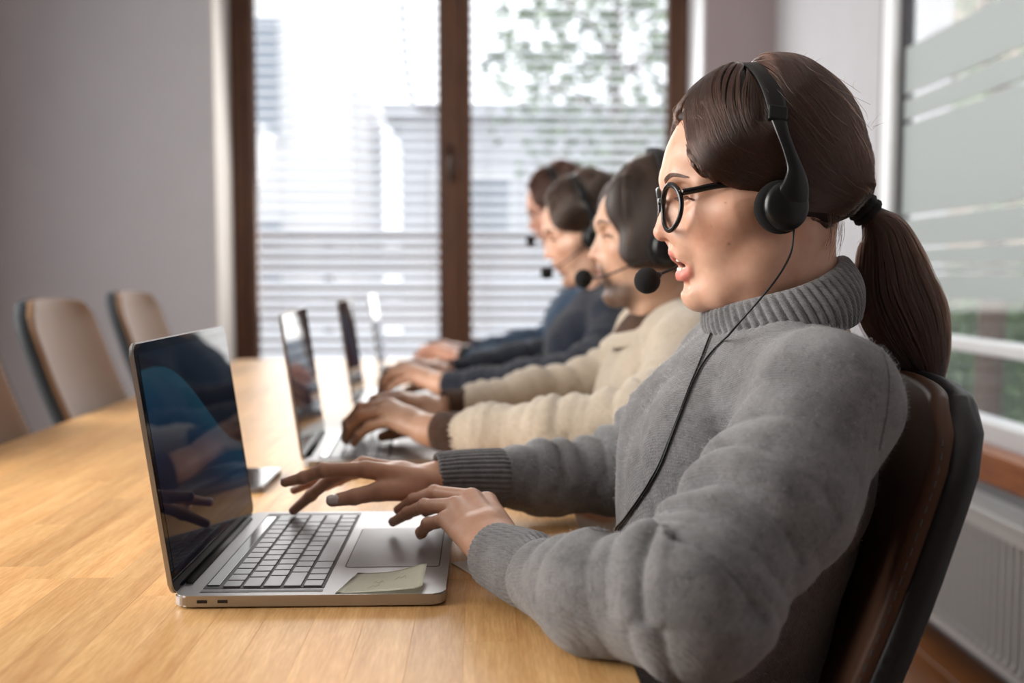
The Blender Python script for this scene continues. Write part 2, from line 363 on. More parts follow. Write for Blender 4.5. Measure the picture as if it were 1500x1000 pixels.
def tree(loc, h, cr, label, seed, n=1500, leaf=0.06):
    rnd = random.Random(seed)
    t = tag(empty('leafy_tree', loc), label, 'tree')
    bm = bmesh.new(); add_tube(bm, [(0, 0, 0), (0.03, 0, h*0.4), (-0.05, 0.05, h*0.75), (0, 0, h)], [0.09, 0.07, 0.05, 0.02], seg=8)
    for i in range(9):
        a = rnd.uniform(0, 6.28); z0 = h*rnd.uniform(0.35, 0.8); add_tube(bm, [(0, 0, z0), (cr*0.4*math.cos(a), cr*0.4*math.sin(a), z0+0.25*cr), (cr*0.8*math.cos(a), cr*0.8*math.sin(a), z0+0.4*cr)], [0.035, 0.022, 0.008], seg=6)
    obj('trunk', bm, M_bark, t, True)
    vs, fs = [], []
    for i in range(n):
        d = Vector((rnd.gauss(0, 1), rnd.gauss(0, 1), rnd.gauss(0, 1))).normalized(); r = cr*rnd.uniform(0.25, 1)**0.5
        c = Vector((0, 0, h*0.72)) + Vector((d.x*r, d.y*r, d.z*r*h*0.30/cr))
        R = Euler((rnd.uniform(-1, 1), rnd.uniform(-1, 1), rnd.uniform(0, 6.28))).to_matrix(); s = leaf*rnd.uniform(0.7, 1.4); b = len(vs)
        for q in ((-1, 0, 0), (0, -0.5, 0.1), (1, 0, 0), (0, 0.5, 0.1)): vs.append(c + R @ (Vector(q)*s))
        fs += [(b, b+1, b+2), (b, b+2, b+3)]
    me = bpy.data.meshes.new('foliage'); me.from_pydata(vs, [], fs); stuff(link('foliage', me, M_leaf, t))
    return t
tree((1.15, 8.3, -0.15), 3.9, 1.15, 'green tree standing behind the upper right of the blinds', 3, 1500, 0.07)
tree((2.95, 5.7, -0.15), 3.5, 0.85, 'green tree outside, near the top of the frosted window', 5, 1500, 0.05)
tree((3.2, 7.7, -0.15), 3.3, 0.7, 'green tree farther off behind the frosted window', 8, 1500, 0.05)
hg = tag(empty('clipped_hedge', (3.75, 5.2, -0.15)), 'dense green hedge outside the clear strip of the frosted window', 'hedge')
rnd = random.Random(4); vs, fs = [], []
for i in range(7500):
    c = Vector((rnd.uniform(-0.3, 0.3), rnd.uniform(-4.5, 4.5), rnd.uniform(0.0, 1.35))); R = Euler((rnd.uniform(-1, 1), rnd.uniform(-1, 1), rnd.uniform(0, 6.28))).to_matrix(); s = 0.05*rnd.uniform(0.7, 1.4); b = len(vs)
    for q in ((-1, 0, 0), (0, -0.5, 0.1), (1, 0, 0), (0, 0.5, 0.1)): vs.append(c + R @ (Vector(q)*s))
    fs += [(b, b+1, b+2), (b, b+2, b+3)]
me = bpy.data.meshes.new('foliage'); me.from_pydata(vs, [], fs); stuff(link('foliage', me, M_leaf, hg))
obj('stems', box((0.1, 0, 0.6), (0.08, 8.8, 1.2)), M_leaf, hg)
M_wirec = mat('black_cable_sheath', rgb(40, 40, 44), 0.7)
oc = tag(obj('overhead_cable', tube(catmull([(-0.72, 9.0, 4.6), (-0.70, 9.0, 3.6), (-0.66, 9.0, 2.9), (-0.58, 9.0, 2.55), (-0.3, 9.0, 2.50)], 8), 0.022, seg=8), M_wirec), 'dark cable hanging outside behind the left pane of the blinds', 'cable')
obj('cable_hook', tube([(-0.3, 9.0, 2.50), (-0.3, 9.0, -0.15)], 0.03, seg=8), M_wirec, oc)
wl = tag(obj('garden_wall', span((4.2, -1, -0.15), (4.4, 10.5, 1.15)), mat('beige_garden_wall', rgb(128, 112, 98), 0.9, vary=0.05, scale=3)), 'beige rendered garden wall outside the frosted window', 'wall')

# ------------------------------------------------------------------ conference table
TX0, TX1, TY0, TY1, TZ = -0.87, 0.12, 0.30, 3.60, 0.75
tab = tag(empty('conference_table', ((TX0+TX1)/2, (TY0+TY1)/2, 0)), 'long oak butcher-block conference table with laptops along its edge', 'table')
tl = Vector(tab.location)
obj('core_board', span(Vector((TX0+0.004, TY0+0.004, TZ-0.036))-tl, Vector((TX1-0.004, TY1-0.004, TZ-0.012))-tl, 0.003), M_table, tab)
rnd = random.Random(11); NC = 22; sw = (TX1-TX0)/NC
for i in range(NC):
    y = TY0; first = True
    while y < TY1-1e-6:
        L = rnd.uniform(0.28, 0.62)
        if first: L *= rnd.uniform(0.4, 1.0); first = False
        y1 = min(y+L, TY1)
        if TY1-y1 < 0.15: y1 = TY1
        obj('stave', span(Vector((TX0+i*sw, y, TZ-0.012))-tl, Vector((TX0+(i+1)*sw, y1, TZ))-tl, 0.00022, 1), M_table, tab); y = y1
M_black_metal = mat('black_powder_coated_steel', rgb(34, 34, 36), 0.5, 0.4)
for sx in (-0.40, 0.40):
    for sy in (-1.5, 1.5): obj('leg', box((sx, sy, 0.356), (0.07, 0.07, 0.712), None, 0.004), M_black_metal, tab)
obj('apron', box((0, 0, 0.69), (0.80, 3.0, 0.05), None, 0.003), M_black_metal, tab)
# ------------------------------------------------------------------ laptops
M_alu = mat('space_grey_aluminium', rgb(168, 166, 166), 0.38, 0.85, vary=0.03, scale=40, bump=0.03, dist=0.0002)
M_well = mat('dark_keyboard_well', rgb(30, 30, 32), 0.5)
M_key = mat('grey_key_cap', rgb(150, 150, 152), 0.35, 0.3, vary=0.04, scale=30)
M_bar = mat('glossy_black_glass', rgb(26, 26, 30), 0.12, coat=0.5)
M_pad = mat('trackpad_glass', rgb(150, 148, 148), 0.42, 0.6, vary=0.02)
M_port = mat('port_shadow_black', rgb(14, 14, 15), 0.6)
def screen_mat(name, on):
    t = NT(name); t.b.inputs['Base Color'].default_value = (0.006, 0.007, 0.010, 1); t.b.inputs['Roughness'].default_value = 0.03
    t.b.inputs['IOR'].default_value = 1.3; t.b.inputs['Specular IOR Level'].default_value = 0.22
    c = t.n('ShaderNodeTexCoord'); sp = t.n('ShaderNodeSeparateXYZ'); t.l(c.outputs['Generated'], sp.inputs[0])
    # emits a broad teal wave over a dark ground
    w = t.n('ShaderNodeMath', operation='MULTIPLY_ADD'); w.inputs[1].default_value = -0.48; w.inputs[2].default_value = 0.93; t.l(sp.outputs['Y'], w.inputs[0])
    sn = t.n('ShaderNodeMath', operation='SINE'); s2 = t.n('ShaderNodeMath', operation='MULTIPLY'); s2.inputs[1].default_value = 5.2; t.l(sp.outputs['Y'], s2.inputs[0]); t.l(s2.outputs[0], sn.inputs[0])
    a = t.n('ShaderNodeMath', operation='MULTIPLY_ADD'); a.inputs[1].default_value = 0.10; t.l(sn.outputs[0], a.inputs[0]); t.l(w.outputs[0], a.inputs[2])
    df = t.n('ShaderNodeMath', operation='SUBTRACT'); t.l(a.outputs[0], df.inputs[0]); t.l(sp.outputs['Z'], df.inputs[1])
    col = t.ramp(df.outputs[0], [(0.0, (0.004, 0.006, 0.012, 1)), (0.012, (0.010, 0.055, 0.085, 1)), (0.16, (0.006, 0.035, 0.075, 1)), (0.42, (0.006, 0.012, 0.03, 1)), (0.7, (0.004, 0.004, 0.008, 1))])
    t.l(col, t.b.inputs['Emission Color']); t.b.inputs['Emission Strength'].default_value = on
    return t.m
M_bezel = screen_mat('black_bezel_glass', 0.0)
M_screen = screen_mat('laptop_screen', 0.55)
LW, LD = 0.325, 0.252                      # width along y, depth along x
lap = empty('laptop', (-0.160, 1.0735, 0.75))   # screen side towards -x, user at +x
bm = bmesh.new(); add_prism(bm, rrect(LD, LW, 0.012), 0.0105, Matrix.Translation((0, 0, 0.0018)))
bmesh.ops.bevel(bm, geom=[e for e in bm.edges if abs(e.verts[0].co.z-e.verts[1].co.z) < 1e-6], offset=0.0014, segments=2, affect='EDGES')
base = obj('base', bm, M_alu, lap)
for sx in (-0.1, 0.1):
    for sy in (-0.13, 0.13): obj('rubber_foot', box((sx, sy, 0.001), (0.012, 0.012, 0.002)), M_port, base)
for k_, px in enumerate((-0.099, -0.080)): obj('port', box((px, -LW/2-0.00005, 0.0068), (0.0095, 0.0006, 0.0030), None, 0.0002), M_port, base)
kb = obj('keyboard', box((-0.0465, 0, 0.01235), (0.114, 0.285, 0.0006)), M_well, lap)
rows = [(0.0130, [1]*13+[1.5]), (0.0180, [1]*13+[1.5]), (0.0180, [1.5]+[1]*13), (0.0180, [1.75]+[1]*11+[1.85]), (0.0180, [2.3]+[1]*10+[2.3]), (0.0180, [1, 1, 1, 1.25, 5.3, 1.25, 1, 1, 1, 1])]
x = -0.0465-0.057+0.0015
pitch = [0.0150, 0.0190, 0.0190, 0.0190, 0.0190, 0.0200]
obj('touch_strip', box((x+0.0060, 0, 0.0129), (0.0115, 0.268, 0.0010), None, 0.0003), M_bar, lap)
for (dep, ws), pt in zip(rows, pitch):
    if dep < 0.015: x += pt; continue
    tot = sum(ws); y = -0.140; u = 0.280/tot
    for w in ws:                            # keys run from the far side (user's right) to the near side
        obj('key', box((x+pt/2, y+u*w/2, 0.0132), (pt-0.0028, u*w-0.0028, 0.0014), None, 0.0004, 1), M_key, kb); y += u*w
    x += pt
bm = bmesh.new(); add_prism(bm, rrect(0.094, 0.152, 0.004, 3), 0.0007, Matrix.Translation((0.069, 0, 0.0119))); obj('trackpad', bm, M_pad, lap)
bm = bmesh.new(); add_prism(bm, rrect(0.0965, 0.1545, 0.005, 3), 0.0003, Matrix.Translation((0.069, 0, 0.0121))); obj('trackpad_gap', bm, M_well, lap)
for yy in (-0.150, 0.150): obj('speaker_grille', box((-0.0465, yy, 0.01245), (0.114, 0.006, 0.0003)), mat('speaker_grille_grey', rgb(120, 118, 118), 0.5, 0.6, vary=0.3, scale=900) if yy < 0 else bpy.data.materials['speaker_grille_grey'], lap)
obj('hinge_bar', tube([(-LD/2+0.004, -0.125, 0.0105), (-LD/2+0.004, 0.125, 0.0105)], 0.0052, seg=12), M_port, lap, True)
lid = empty('lid', (-LD/2+0.002, 0, 0.0125)); lid.parent = lap; lid.rotation_euler = (0, math.radians(-8.0), 0)
LH = 0.236
Mx = Matrix.Translation((-0.0045, 0, LH/2)) @ Matrix.Rotation(math.radians(90), 4, 'Y')
bm = bmesh.new(); add_prism(bm, rrect(LH, LW, 0.011), 0.0042, Mx)
bmesh.ops.bevel(bm, geom=[e for e in bm.edges if abs(e.verts[0].co.x-e.verts[1].co.x) < 1e-6], offset=0.0011, segments=2, affect='EDGES')
obj('lid_shell', bm, M_alu, lid)
Mx = Matrix.Translation((-0.0004, 0, LH/2)) @ Matrix.Rotation(math.radians(90), 4, 'Y')
bm = bmesh.new(); add_prism(bm, rrect(LH-0.0025, LW-0.0025, 0.010), 0.0005, Mx); obj('bezel', bm, M_bezel, lid)
Mx = Matrix.Translation((0.0000, 0, LH/2+0.003)) @ Matrix.Rotation(math.radians(90), 4, 'Y')
bm = bmesh.new(); add_prism(bm, rrect(LH-0.026, LW-0.020, 0.004), 0.0004, Mx); obj('screen', bm, M_screen, lid)
laps = [lap]
for dy, lab in ((0.67, 'second grey laptop along the table, before the man in the beige jumper'), (1.36, 'narrow-looking grey laptop third along the table, before the woman in navy'), (2.03, 'farthest grey laptop on the table, before the person in the blue denim shirt')):
    c = copy_tree(lap); c.location = (-0.160-0.01*dy, 1.0735+dy, 0.75); tag(c, lab, 'laptop'); laps.append(c)
tag(lap, 'large open grey laptop nearest the camera with a pale sticky note beside its trackpad', 'laptop')
for i, a in ((1, 3.0), (2, 2.4), (3, 2.6)): laps[i].rotation_euler.z = math.radians(a)

# sticky note on the near palm rest, its near right corner lifting
M_note = mat('pale_green_paper', rgb(244, 243, 226), 0.85, vary=0.03, scale=25, bump=0.05)
A_, B_, C_, D_ = at(492, 874, 0.918), at(616, 868, 0.918), at(622, 822, 0.985), at(520, 838, 0.985)
A_ = Vector((-0.137, 0.9135, 0.7627)); B_ = Vector((-0.056, 0.9165, 0.7665)); C_ = Vector((-0.054, 0.972, 0.7745)); D_ = Vector((-0.123, 0.974, 0.7637))
bm = bmesh.new(); N = 10; g = []
for i in range(N+1):
    row = []
    for j in range(N+1):
        u, v = i/N, j/N; p = A_*(1-u)*(1-v)+B_*u*(1-v)+C_*u*v+D_*(1-u)*v; p.z -= 0.003*math.sin(math.pi*u)*(0.3+v); p.z = max(p.z, 0.76265)
        row.append(bm.verts.new(p))
    g.append(row)
for i in range(N):
    for j in range(N): bm.faces.new((g[i][j], g[i+1][j], g[i+1][j+1], g[i][j+1]))
bmesh.ops.solidify(bm, geom=bm.faces[:], thickness=0.00025)
note = tag(obj('sticky_note', bm, M_note, None, True), 'pale green sticky note lying on the near corner of the large laptop', 'note')
M_ink = mat('faded_pencil', rgb(196, 198, 178), 0.9)
bm = bmesh.new(); rnd = random.Random(2)
def note_pt(u, v):
    p = A_*(1-u)*(1-v)+B_*u*(1-v)+C_*u*v+D_*(1-u)*v; p.z -= 0.003*math.sin(math.pi*u)*(0.3+v); p.z = max(p.z, 0.76265); return p+Vector((0, 0, 0.0004))
for (u0, v0, n) in ((0.35, 0.45, 5), (0.62, 0.55, 5), (0.35, 0.25, 4)):
    add_tube(bm, [note_pt(u0+0.035*k+rnd.uniform(-0.01, 0.01), v0+(0.07 if k % 2 else -0.05)+rnd.uniform(-0.03, 0.03)) for k in range(n)], 0.00018, seg=4)
obj('handwriting', bm, M_ink, note)
pc = tag(obj('paper_slip', box((0.012, 1.045, 0.7506), (0.075, 0.05, 0.0008), Euler((0, 0, 0.5)), 0.0001), mat('white_paper', rgb(225, 224, 218), 0.9, vary=0.02)), 'white paper slip on the table beneath the near wrist of the woman in grey', 'paper')
sp = at(379, 695, 1.5)
bm = bmesh.new(); add_prism(bm, rrect(0.07, 0.145, 0.01, 4), 0.008, Matrix.Translation((-0.345, 1.47, 0.7502)))
ph = tag(obj('smartphone', bm, mat('grey_phone_shell', rgb(130, 132, 140), 0.25, 0.4)), 'grey smartphone lying on the table just behind the large laptop screen', 'phone')
bm = bmesh.new(); add_prism(bm, rrect(0.064, 0.138, 0.008, 4), 0.0006, Matrix.Translation((-0.345, 1.47, 0.7581))); obj('screen', bm, M_bar, ph)

# ------------------------------------------------------------------ shell chairs
M_leather = mat('tan_leather', rgb(124, 94, 70), 0.55, vary=0.06, scale=14, bump=0.12, dist=0.0006, spec=0.3)
M_leather_d = mat('brown_leather', rgb(88, 62, 48), 0.5, vary=0.08, scale=14, bump=0.12, dist=0.0006, spec=0.3)
M_shell = mat('black_leather_shell', rgb(26, 27, 30), 0.45, vary=0.1, scale=60, bump=0.25, dist=0.0006)
M_shell_b = mat('dark_blue_grey_fabric_shell', rgb(28, 34, 40), 0.75, vary=0.2, scale=160, bump=0.2, dist=0.0006)
M_stitch = mat('grey_stitching', rgb(74, 68, 64), 0.8)
def sheet(fn, nu, nv, thick, m, name, parent, smooth=True, shape=0.28):
    "padded panel over a rounded outline; fn(u, v)->point, u -1..1 across, v 0..1 up"
    bm = bmesh.new(); g = []
    for j in range(nv+1):
        row = []
        for i in range(nu+1):
            row.append(bm.verts.new(fn(-1+2*i/nu, j/nv)))
        g.append(row)
    for j in range(nv):
        for i in range(nu): bm.faces.new((g[j][i], g[j][i+1], g[j+1][i+1], g[j+1][i]))
    bm.normal_update()
    bmesh.ops.solidify(bm, geom=bm.faces[:], thickness=thick)
    bm.normal_update()
    bmesh.ops.recalc_face_normals(bm, faces=bm.faces[:])
    o = obj(name, bm, m, parent, smooth)
    b = o.modifiers.new('soft_edge', 'BEVEL'); b.width = abs(thick)*0.42; b.segments = 3; b.limit_method = 'ANGLE'; b.angle_limit = math.radians(50)
    return o
# local frame: +x is forward (towards the table), seat height 0.44, back leans to -x
def back_pt(u, v, off=0.0):
    w = 0.225*(1.0-0.05*(v-0.4)**2)
    # rounded top corners: squash the top row with a superellipse
    vv = v; r = 0.16
    if v > 1-r:
        q = (v-(1-r))/r; w *= (1-0.24*q**3)
    z = 0.40+0.56*vv - 0.014*(u*u)*max(0, (v-0.8)/0.2)
    x = -0.195-0.225*vv-0.03*math.sin(vv*3.0) + 0.060*u*u*(1-0.3*vv) + off
    return (x, u*w, z)
def seat_pt(u, v, off=0.0):
    w = 0.235*(1-0.10*v*v); z = 0.364 + 0.02*u*u + 0.03*(1-v)**3 - 0.02*max(0, v-0.75)**2*16*0.25 + off
    return (-0.215+0.46*v, u*w, z)
def make_chair(ml, ms):
    c = empty('shell_chair')
    sheet(lambda u, v: back_pt(u, v, -0.012), 14, 18, 0.028, ms, 'back_shell', c)
    bp = sheet(lambda u, v: back_pt(u*0.965, 0.03+v*0.968, 0.001), 14, 18, 0.020, ml, 'back_pad', c)
    for s in (-1, 1):
        pts = [back_pt(s*0.985, 0.05+0.9*k/40, -0.0045) for k in range(41)]
        bm = bmesh.new()
        for k in range(0, 40): add_tube(bm, [Vector(pts[k])+Vector((0, s*0.0022, 0)), Vector(pts[k]).lerp(Vector(pts[k+1]), 0.55)+Vector((0, s*0.0022, 0))], 0.0012, seg=5)
        obj('stitching', bm, M_stitch, c)
    sheet(lambda u, v: seat_pt(u, v, -0.02), 12, 12, 0.032, ms, 'seat_shell', c)
    sheet(lambda u, v: seat_pt(u*0.96, 0.02+v*0.96, 0.02), 12, 12, 0.036, ml, 'seat_pad', c)
    obj('column', tube([(0.0, 0, 0.06), (0.0, 0, 0.36)], [0.03, 0.024], seg=14), M_black_metal, c, True)
    for k in range(4):
        a = math.radians(90*k); obj('leg', tube([(0.02*math.cos(a), 0.02*math.sin(a), 0.075), (0.29*math.cos(a), 0.29*math.sin(a), 0.012)], [0.022, 0.012], seg=10), M_black_metal, c, True)
    return c
ch = make_chair(M_leather_d, M_shell)
ch.location = (0.020, 1.05, 0); ch.rotation_euler.z = math.pi
tag(ch, 'brown and black leather chair that the woman in the grey jumper sits in', 'chair', 'chairs round the table')
for dy, lab in ((0.67, 'chair of the man in the beige jumper, hidden behind the woman in grey'), (1.36, 'chair of the woman in the navy jacket'), (2.03, 'chair of the person in the blue denim shirt')):
    c = copy_tree(ch); c.location = (0.075, 1.05+dy, 0); tag(c, lab, 'chair', 'chairs round the table')
ct = make_chair(M_leather, M_shell_b)
ct.location = (-0.61, 2.42, 0.045); ct.rotation_euler.z = math.radians(4)
tag(ct, 'tan leather chair fully in view across the table, between two others', 'chair', 'chairs round the table')
c = copy_tree(ct); c.location = (-0.598, 1.83, 0.045); tag(c, 'tan chair at the left edge of the photo, only its side in view', 'chair', 'chairs round the table')
c = copy_tree(ct); c.location = (-0.655, 3.08, 0.05); tag(c, 'tan leather chair farthest down the table, against the grey wall', 'chair', 'chairs round the table')
# ------------------------------------------------------------------ smooth implicit modelling
class Vol:
    def __init__(s, lo, hi, h):
        s.h = h; s.lo = np.array(lo, np.float32); s.n = np.ceil((np.array(hi)-np.array(lo))/h).astype(int)+1
        s.a = np.full(tuple(s.n), 1.0, np.float32)
        s.ax = [s.lo[i]+h*np.arange(s.n[i], dtype=np.float32) for i in range(3)]
    def box(s, lo, hi):
        i0 = np.clip(np.floor((np.array(lo)-s.lo)/s.h).astype(int), 0, s.n-1); i1 = np.clip(np.ceil((np.array(hi)-s.lo)/s.h).astype(int)+1, 1, s.n)
        sl = tuple(slice(a, max(a+1, b)) for a, b in zip(i0, i1))
        return sl, np.meshgrid(*[s.ax[i][sl[i]] for i in range(3)], indexing='ij', sparse=True)
    def put(s, sl, d, k, sub=False):
        a = s.a[sl]
        if sub: s.a[sl] = -smin(-a, d, k)
        else: s.a[sl] = smin(a, d, k)
    def ell(s, c, r, k=0.01, R=None, sub=False):
        m = max(r)+k+3*s.h if R is not None else None
        ext = np.array([m]*3) if m else np.array(r)+k+3*s.h
        sl, (X, Y, Z) = s.box(np.array(c)-ext, np.array(c)+ext)
        X, Y, Z = X-c[0], Y-c[1], Z-c[2]
        if R is not None:
            R = np.array(R.to_matrix()).T if hasattr(R, 'to_matrix') else R
            X, Y, Z = (R[i][0]*X+R[i][1]*Y+R[i][2]*Z for i in range(3))
        k0 = np.sqrt((X/r[0])**2+(Y/r[1])**2+(Z/r[2])**2)+1e-9; k1 = np.sqrt((X/r[0]**2)**2+(Y/r[1]**2)**2+(Z/r[2]**2)**2)+1e-9
        s.put(sl, (k0*(k0-1)/k1).astype(np.float32), k, sub)
    def cone(s, a, b, ra, rb, k=0.01, sub=False, sq=None):
        "rounded cone; sq = (direction, factor) flattens it along a direction"
        a, b = np.array(a, float), np.array(b, float); m = max(ra, rb)*(max(1, sq[1]) if sq else 1)+k+3*s.h
        sl, (X, Y, Z) = s.box(np.minimum(a, b)-m, np.maximum(a, b)+m)
        d = b-a; L2 = max(d @ d, 1e-12); X, Y, Z = X-a[0], Y-a[1], Z-a[2]
        t = np.clip((X*d[0]+Y*d[1]+Z*d[2])/L2, 0, 1)
        X, Y, Z = X-t*d[0], Y-t*d[1], Z-t*d[2]; q = X*X+Y*Y+Z*Z
        if sq:
            w = np.array(sq[0], float); w = w/np.linalg.norm(w); e = X*w[0]+Y*w[1]+Z*w[2]; q = q+e*e*(1/sq[1]**2-1)
        s.put(sl, (np.sqrt(q)-(ra+(rb-ra)*t)).astype(np.float32), k, sub)
    def chain(s, pts, rs, k=0.01, sub=False, sq=None):
        for i in range(len(pts)-1): s.cone(pts[i], pts[i+1], rs[i], rs[i+1], k, sub, sq)
    def grid(s): return np.meshgrid(*s.ax, indexing='ij', sparse=True)
    def cut(s, f, k): s.a = -smin(-s.a, -np.broadcast_to(f, s.a.shape).astype(np.float32), k)      # keep where f < 0
    def mesh(s, name):
        g = openvdb.FloatGrid(1.0); g.copyFromArray(s.a)
        v, t, q = g.convertToPolygons(0.0, 0.0)
        v = v*s.h+s.lo; me = bpy.data.meshes.new(name)
        q = q.ravel()
        nq = len(q)//4
        me.vertices.add(len(v)); me.vertices.foreach_set('co', v.astype(np.float32).ravel())
        me.loops.add(len(q)); me.loops.foreach_set('vertex_index', q.astype(np.int32))
        me.polygons.add(nq); me.polygons.foreach_set('loop_start', np.arange(nq, dtype=np.int32)*4)
        me.update(calc_edges=True); me.polygons.foreach_set('use_smooth', [True]*nq)
        return me
def smin(a, b, k):
    if k <= 0: return np.minimum(a, b)
    h = np.maximum(k-np.abs(a-b), 0)/k
    return np.minimum(a, b)-h*h*k*0.25
def ver(me):
    v = np.empty(len(me.vertices)*3, np.float32); me.vertices.foreach_get('co', v); return v.reshape(-1, 3)
def setver(me, v): me.vertices.foreach_set('co', v.astype(np.float32).ravel()); me.update()
def nrm(me):
    v = np.empty(len(me.vertices)*3, np.float32); me.vertex_normals.foreach_get('vector', v); return v.reshape(-1, 3)
def joinmesh(name, mes, mats=()):
    "several meshes (with optional 4x4) into one mesh datablock"
    bm = bmesh.new()
    for i, e in enumerate(mes):
        me, M = e if isinstance(e, tuple) else (e, None)
        n0 = len(bm.verts); bm.from_mesh(me)
        bm.verts.ensure_lookup_table()
        if M is not None:
            for v in bm.verts[n0:]: v.co = M @ v.co
    me = bpy.data.meshes.new(name); bm.to_mesh(me); bm.free()
    me.polygons.foreach_set('use_smooth', [True]*len(me.polygons))
    return me
def sstep(a, b, x): t = np.clip((x-a)/(b-a), 0, 1); return t*t*(3-2*t)
def gauss(d, w): return np.exp(-(d/w)**2)
def paint(me, rgbm):
    at_ = me.color_attributes.new('tint', 'FLOAT_COLOR', 'POINT')
    at_.data.foreach_set('color', np.concatenate([rgbm, np.ones((len(rgbm), 1))], 1).astype(np.float32).ravel())

# ------------------------------------------------------------------ skin, hair, cloth materials
def skin_mat(name):
    t = NT(name); a = t.n('ShaderNodeVertexColor', layer_name='tint'); v = t.coord('Object')
    f = t.noise(v, 55, 5, 0.6); f2 = t.noise(v, 700, 3, 0.6); f3 = t.noise(v, 14, 3)
    c = t.mix(t.ramp(f, [(0.35, (0, 0, 0, 1)), (0.75, (1, 1, 1, 1))]), a.outputs['Color'], t.mix(1.0, a.outputs['Color'], (0.90, 0.80, 0.76, 1), 'MULTIPLY'))
    c = t.mix(t.ramp(f3, [(0.45, (0, 0, 0, 1)), (0.75, (0.5, 0.5, 0.5, 1))]), c, t.mix(1.0, c, (1.0, 0.86, 0.80, 1), 'MULTIPLY'))
    t.l(c, t.b.inputs['Base Color']); t.b.inputs['Roughness'].default_value = 0.42; t.b.inputs['Specular IOR Level'].default_value = 0.4
    t.b.inputs['Subsurface Weight'].default_value = 0.18; t.b.inputs['Subsurface Radius'].default_value = (0.9, 0.35, 0.2); t.b.inputs['Subsurface Scale'].default_value = 0.006
    mx = t.n('ShaderNodeMath', operation='MULTIPLY_ADD'); t.l(f2, mx.inputs[0]); mx.inputs[1].default_value = 0.6; t.l(t.noise(v, 260, 3), mx.inputs[2])
    t.bump(mx.outputs[0], 0.16, 0.0006); return t.m
M_skin = skin_mat('skin')
def hair_mat(name, col, rough=0.26):
    m = bpy.data.materials.new(name); m.use_nodes = True; nt = m.node_tree; nt.nodes.remove(nt.nodes['Principled BSDF'])
    h = nt.nodes.new('ShaderNodeBsdfHairPrincipled'); h.parametrization = 'COLOR'; h.inputs['Color'].default_value = col
    h.inputs['Roughness'].default_value = rough; h.inputs['Radial Roughness'].default_value = 0.4
    hi = nt.nodes.new('ShaderNodeHairInfo'); mx = nt.nodes.new('ShaderNodeMix'); mx.data_type = 'RGBA'
    mx.inputs[6].default_value = tuple(c*0.65 for c in col[:3])+(1,); mx.inputs[7].default_value = tuple(min(1, c*1.5) for c in col[:3])+(1,)
    nt.links.new(hi.outputs['Random'], mx.inputs[0]); nt.links.new(mx.outputs[2], h.inputs['Color'])
    nt.links.new(h.outputs[0], nt.nodes['Material Output'].inputs['Surface']); return m
def hair_curves(name, strands, m, parent, r0=0.00030, r1=0.00012):
    hc = bpy.data.hair_curves.new(name); n = [len(s) for s in strands]; hc.add_curves(n)
    hc.points.foreach_set('position', np.concatenate([np.asarray(s, np.float32) for s in strands]).ravel())
    rad = np.concatenate([np.linspace(r0, r1, k) for k in n]).astype(np.float32); hc.points.foreach_set('radius', rad)
    hc.materials.append(m); o = bpy.data.objects.new(name, hc); COL.objects.link(o)
    if parent is not None: o.parent = parent
    return stuff(o)
M_hair = hair_mat('chestnut_hair', (0.027, 0.0108, 0.0065, 1)); M_hair_d = hair_mat('dark_brown_hair', (0.034, 0.020, 0.014, 1)); M_hair_r = hair_mat('auburn_hair', (0.036, 0.014, 0.009, 1))
def cap_mat(name, col):
    t = NT(name); f = t.noise(t.coord('Object', (1, 1, 1)), 180, 3)
    t.l(t.ramp(f, [(0.3, tuple(c*0.6 for c in col[:3])+(1,)), (0.7, col)]), t.b.inputs['Base Color']); t.b.inputs['Roughness'].default_value = 0.55; t.bump(f, 0.4, 0.001); return t.m
M_cap = cap_mat('hair_underlayer', rgb(34, 21, 16)); M_cap_d = cap_mat('dark_hair_underlayer', rgb(50, 34, 27)); M_cap_r = cap_mat('auburn_hair_underlayer', rgb(66, 38, 27))
def knit_mat(name, col, dark, scale=1.0, rows=900, fuzz=0.5, mott=0.62):
    t = NT(name); v = t.coord('Object'); f = t.noise(v, 520*scale, 4, 0.75); f2 = t.noise(v, 170*scale, 3, 0.6); f3 = t.noise(v, 1400*scale, 2, 0.6)
    a = t.n('ShaderNodeMath', operation='MULTIPLY_ADD'); t.l(f, a.inputs[0]); a.inputs[1].default_value = 1.0; t.l(f2, a.inputs[2])
    t.l(t.mix(1.0, t.ramp(a.outputs[0], [(0.62, dark), (1.30, col)]), t.ramp(t.noise(v, 26, 5, 0.7), [(0.36, (mott, mott, mott, 1)), (0.62, (1, 1, 1, 1))]), 'MULTIPLY'), t.b.inputs['Base Color']); t.b.inputs['Roughness'].default_value = 0.95; t.b.inputs['Specular IOR Level'].default_value = 0.15
    t.b.inputs['Sheen Weight'].default_value = fuzz; t.b.inputs['Sheen Roughness'].default_value = 0.5
    w = t.n('ShaderNodeTexWave', wave_type='BANDS', bands_direction='DIAGONAL'); w.inputs['Scale'].default_value = rows/6.0; w.inputs['Distortion'].default_value = 2.5; w.inputs['Detail'].default_value = 2; w.inputs['Detail Scale'].default_value = 3
    t.l(v, w.inputs['Vector'])
    b = t.n('ShaderNodeMath', operation='MULTIPLY_ADD'); t.l(w.outputs['Fac'], b.inputs[0]); b.inputs[1].default_value = 0.35; t.l(f, b.inputs[2])
    c = t.n('ShaderNodeMath', operation='MULTIPLY_ADD'); t.l(f3, c.inputs[0]); c.inputs[1].default_value = 0.5; t.l(b.outputs[0], c.inputs[2])
    t.bump(c.outputs[0], 0.7, 0.0016); return t.m
M_knit = knit_mat('grey_heather_wool', rgb(126, 126, 129), rgb(86, 86, 89))

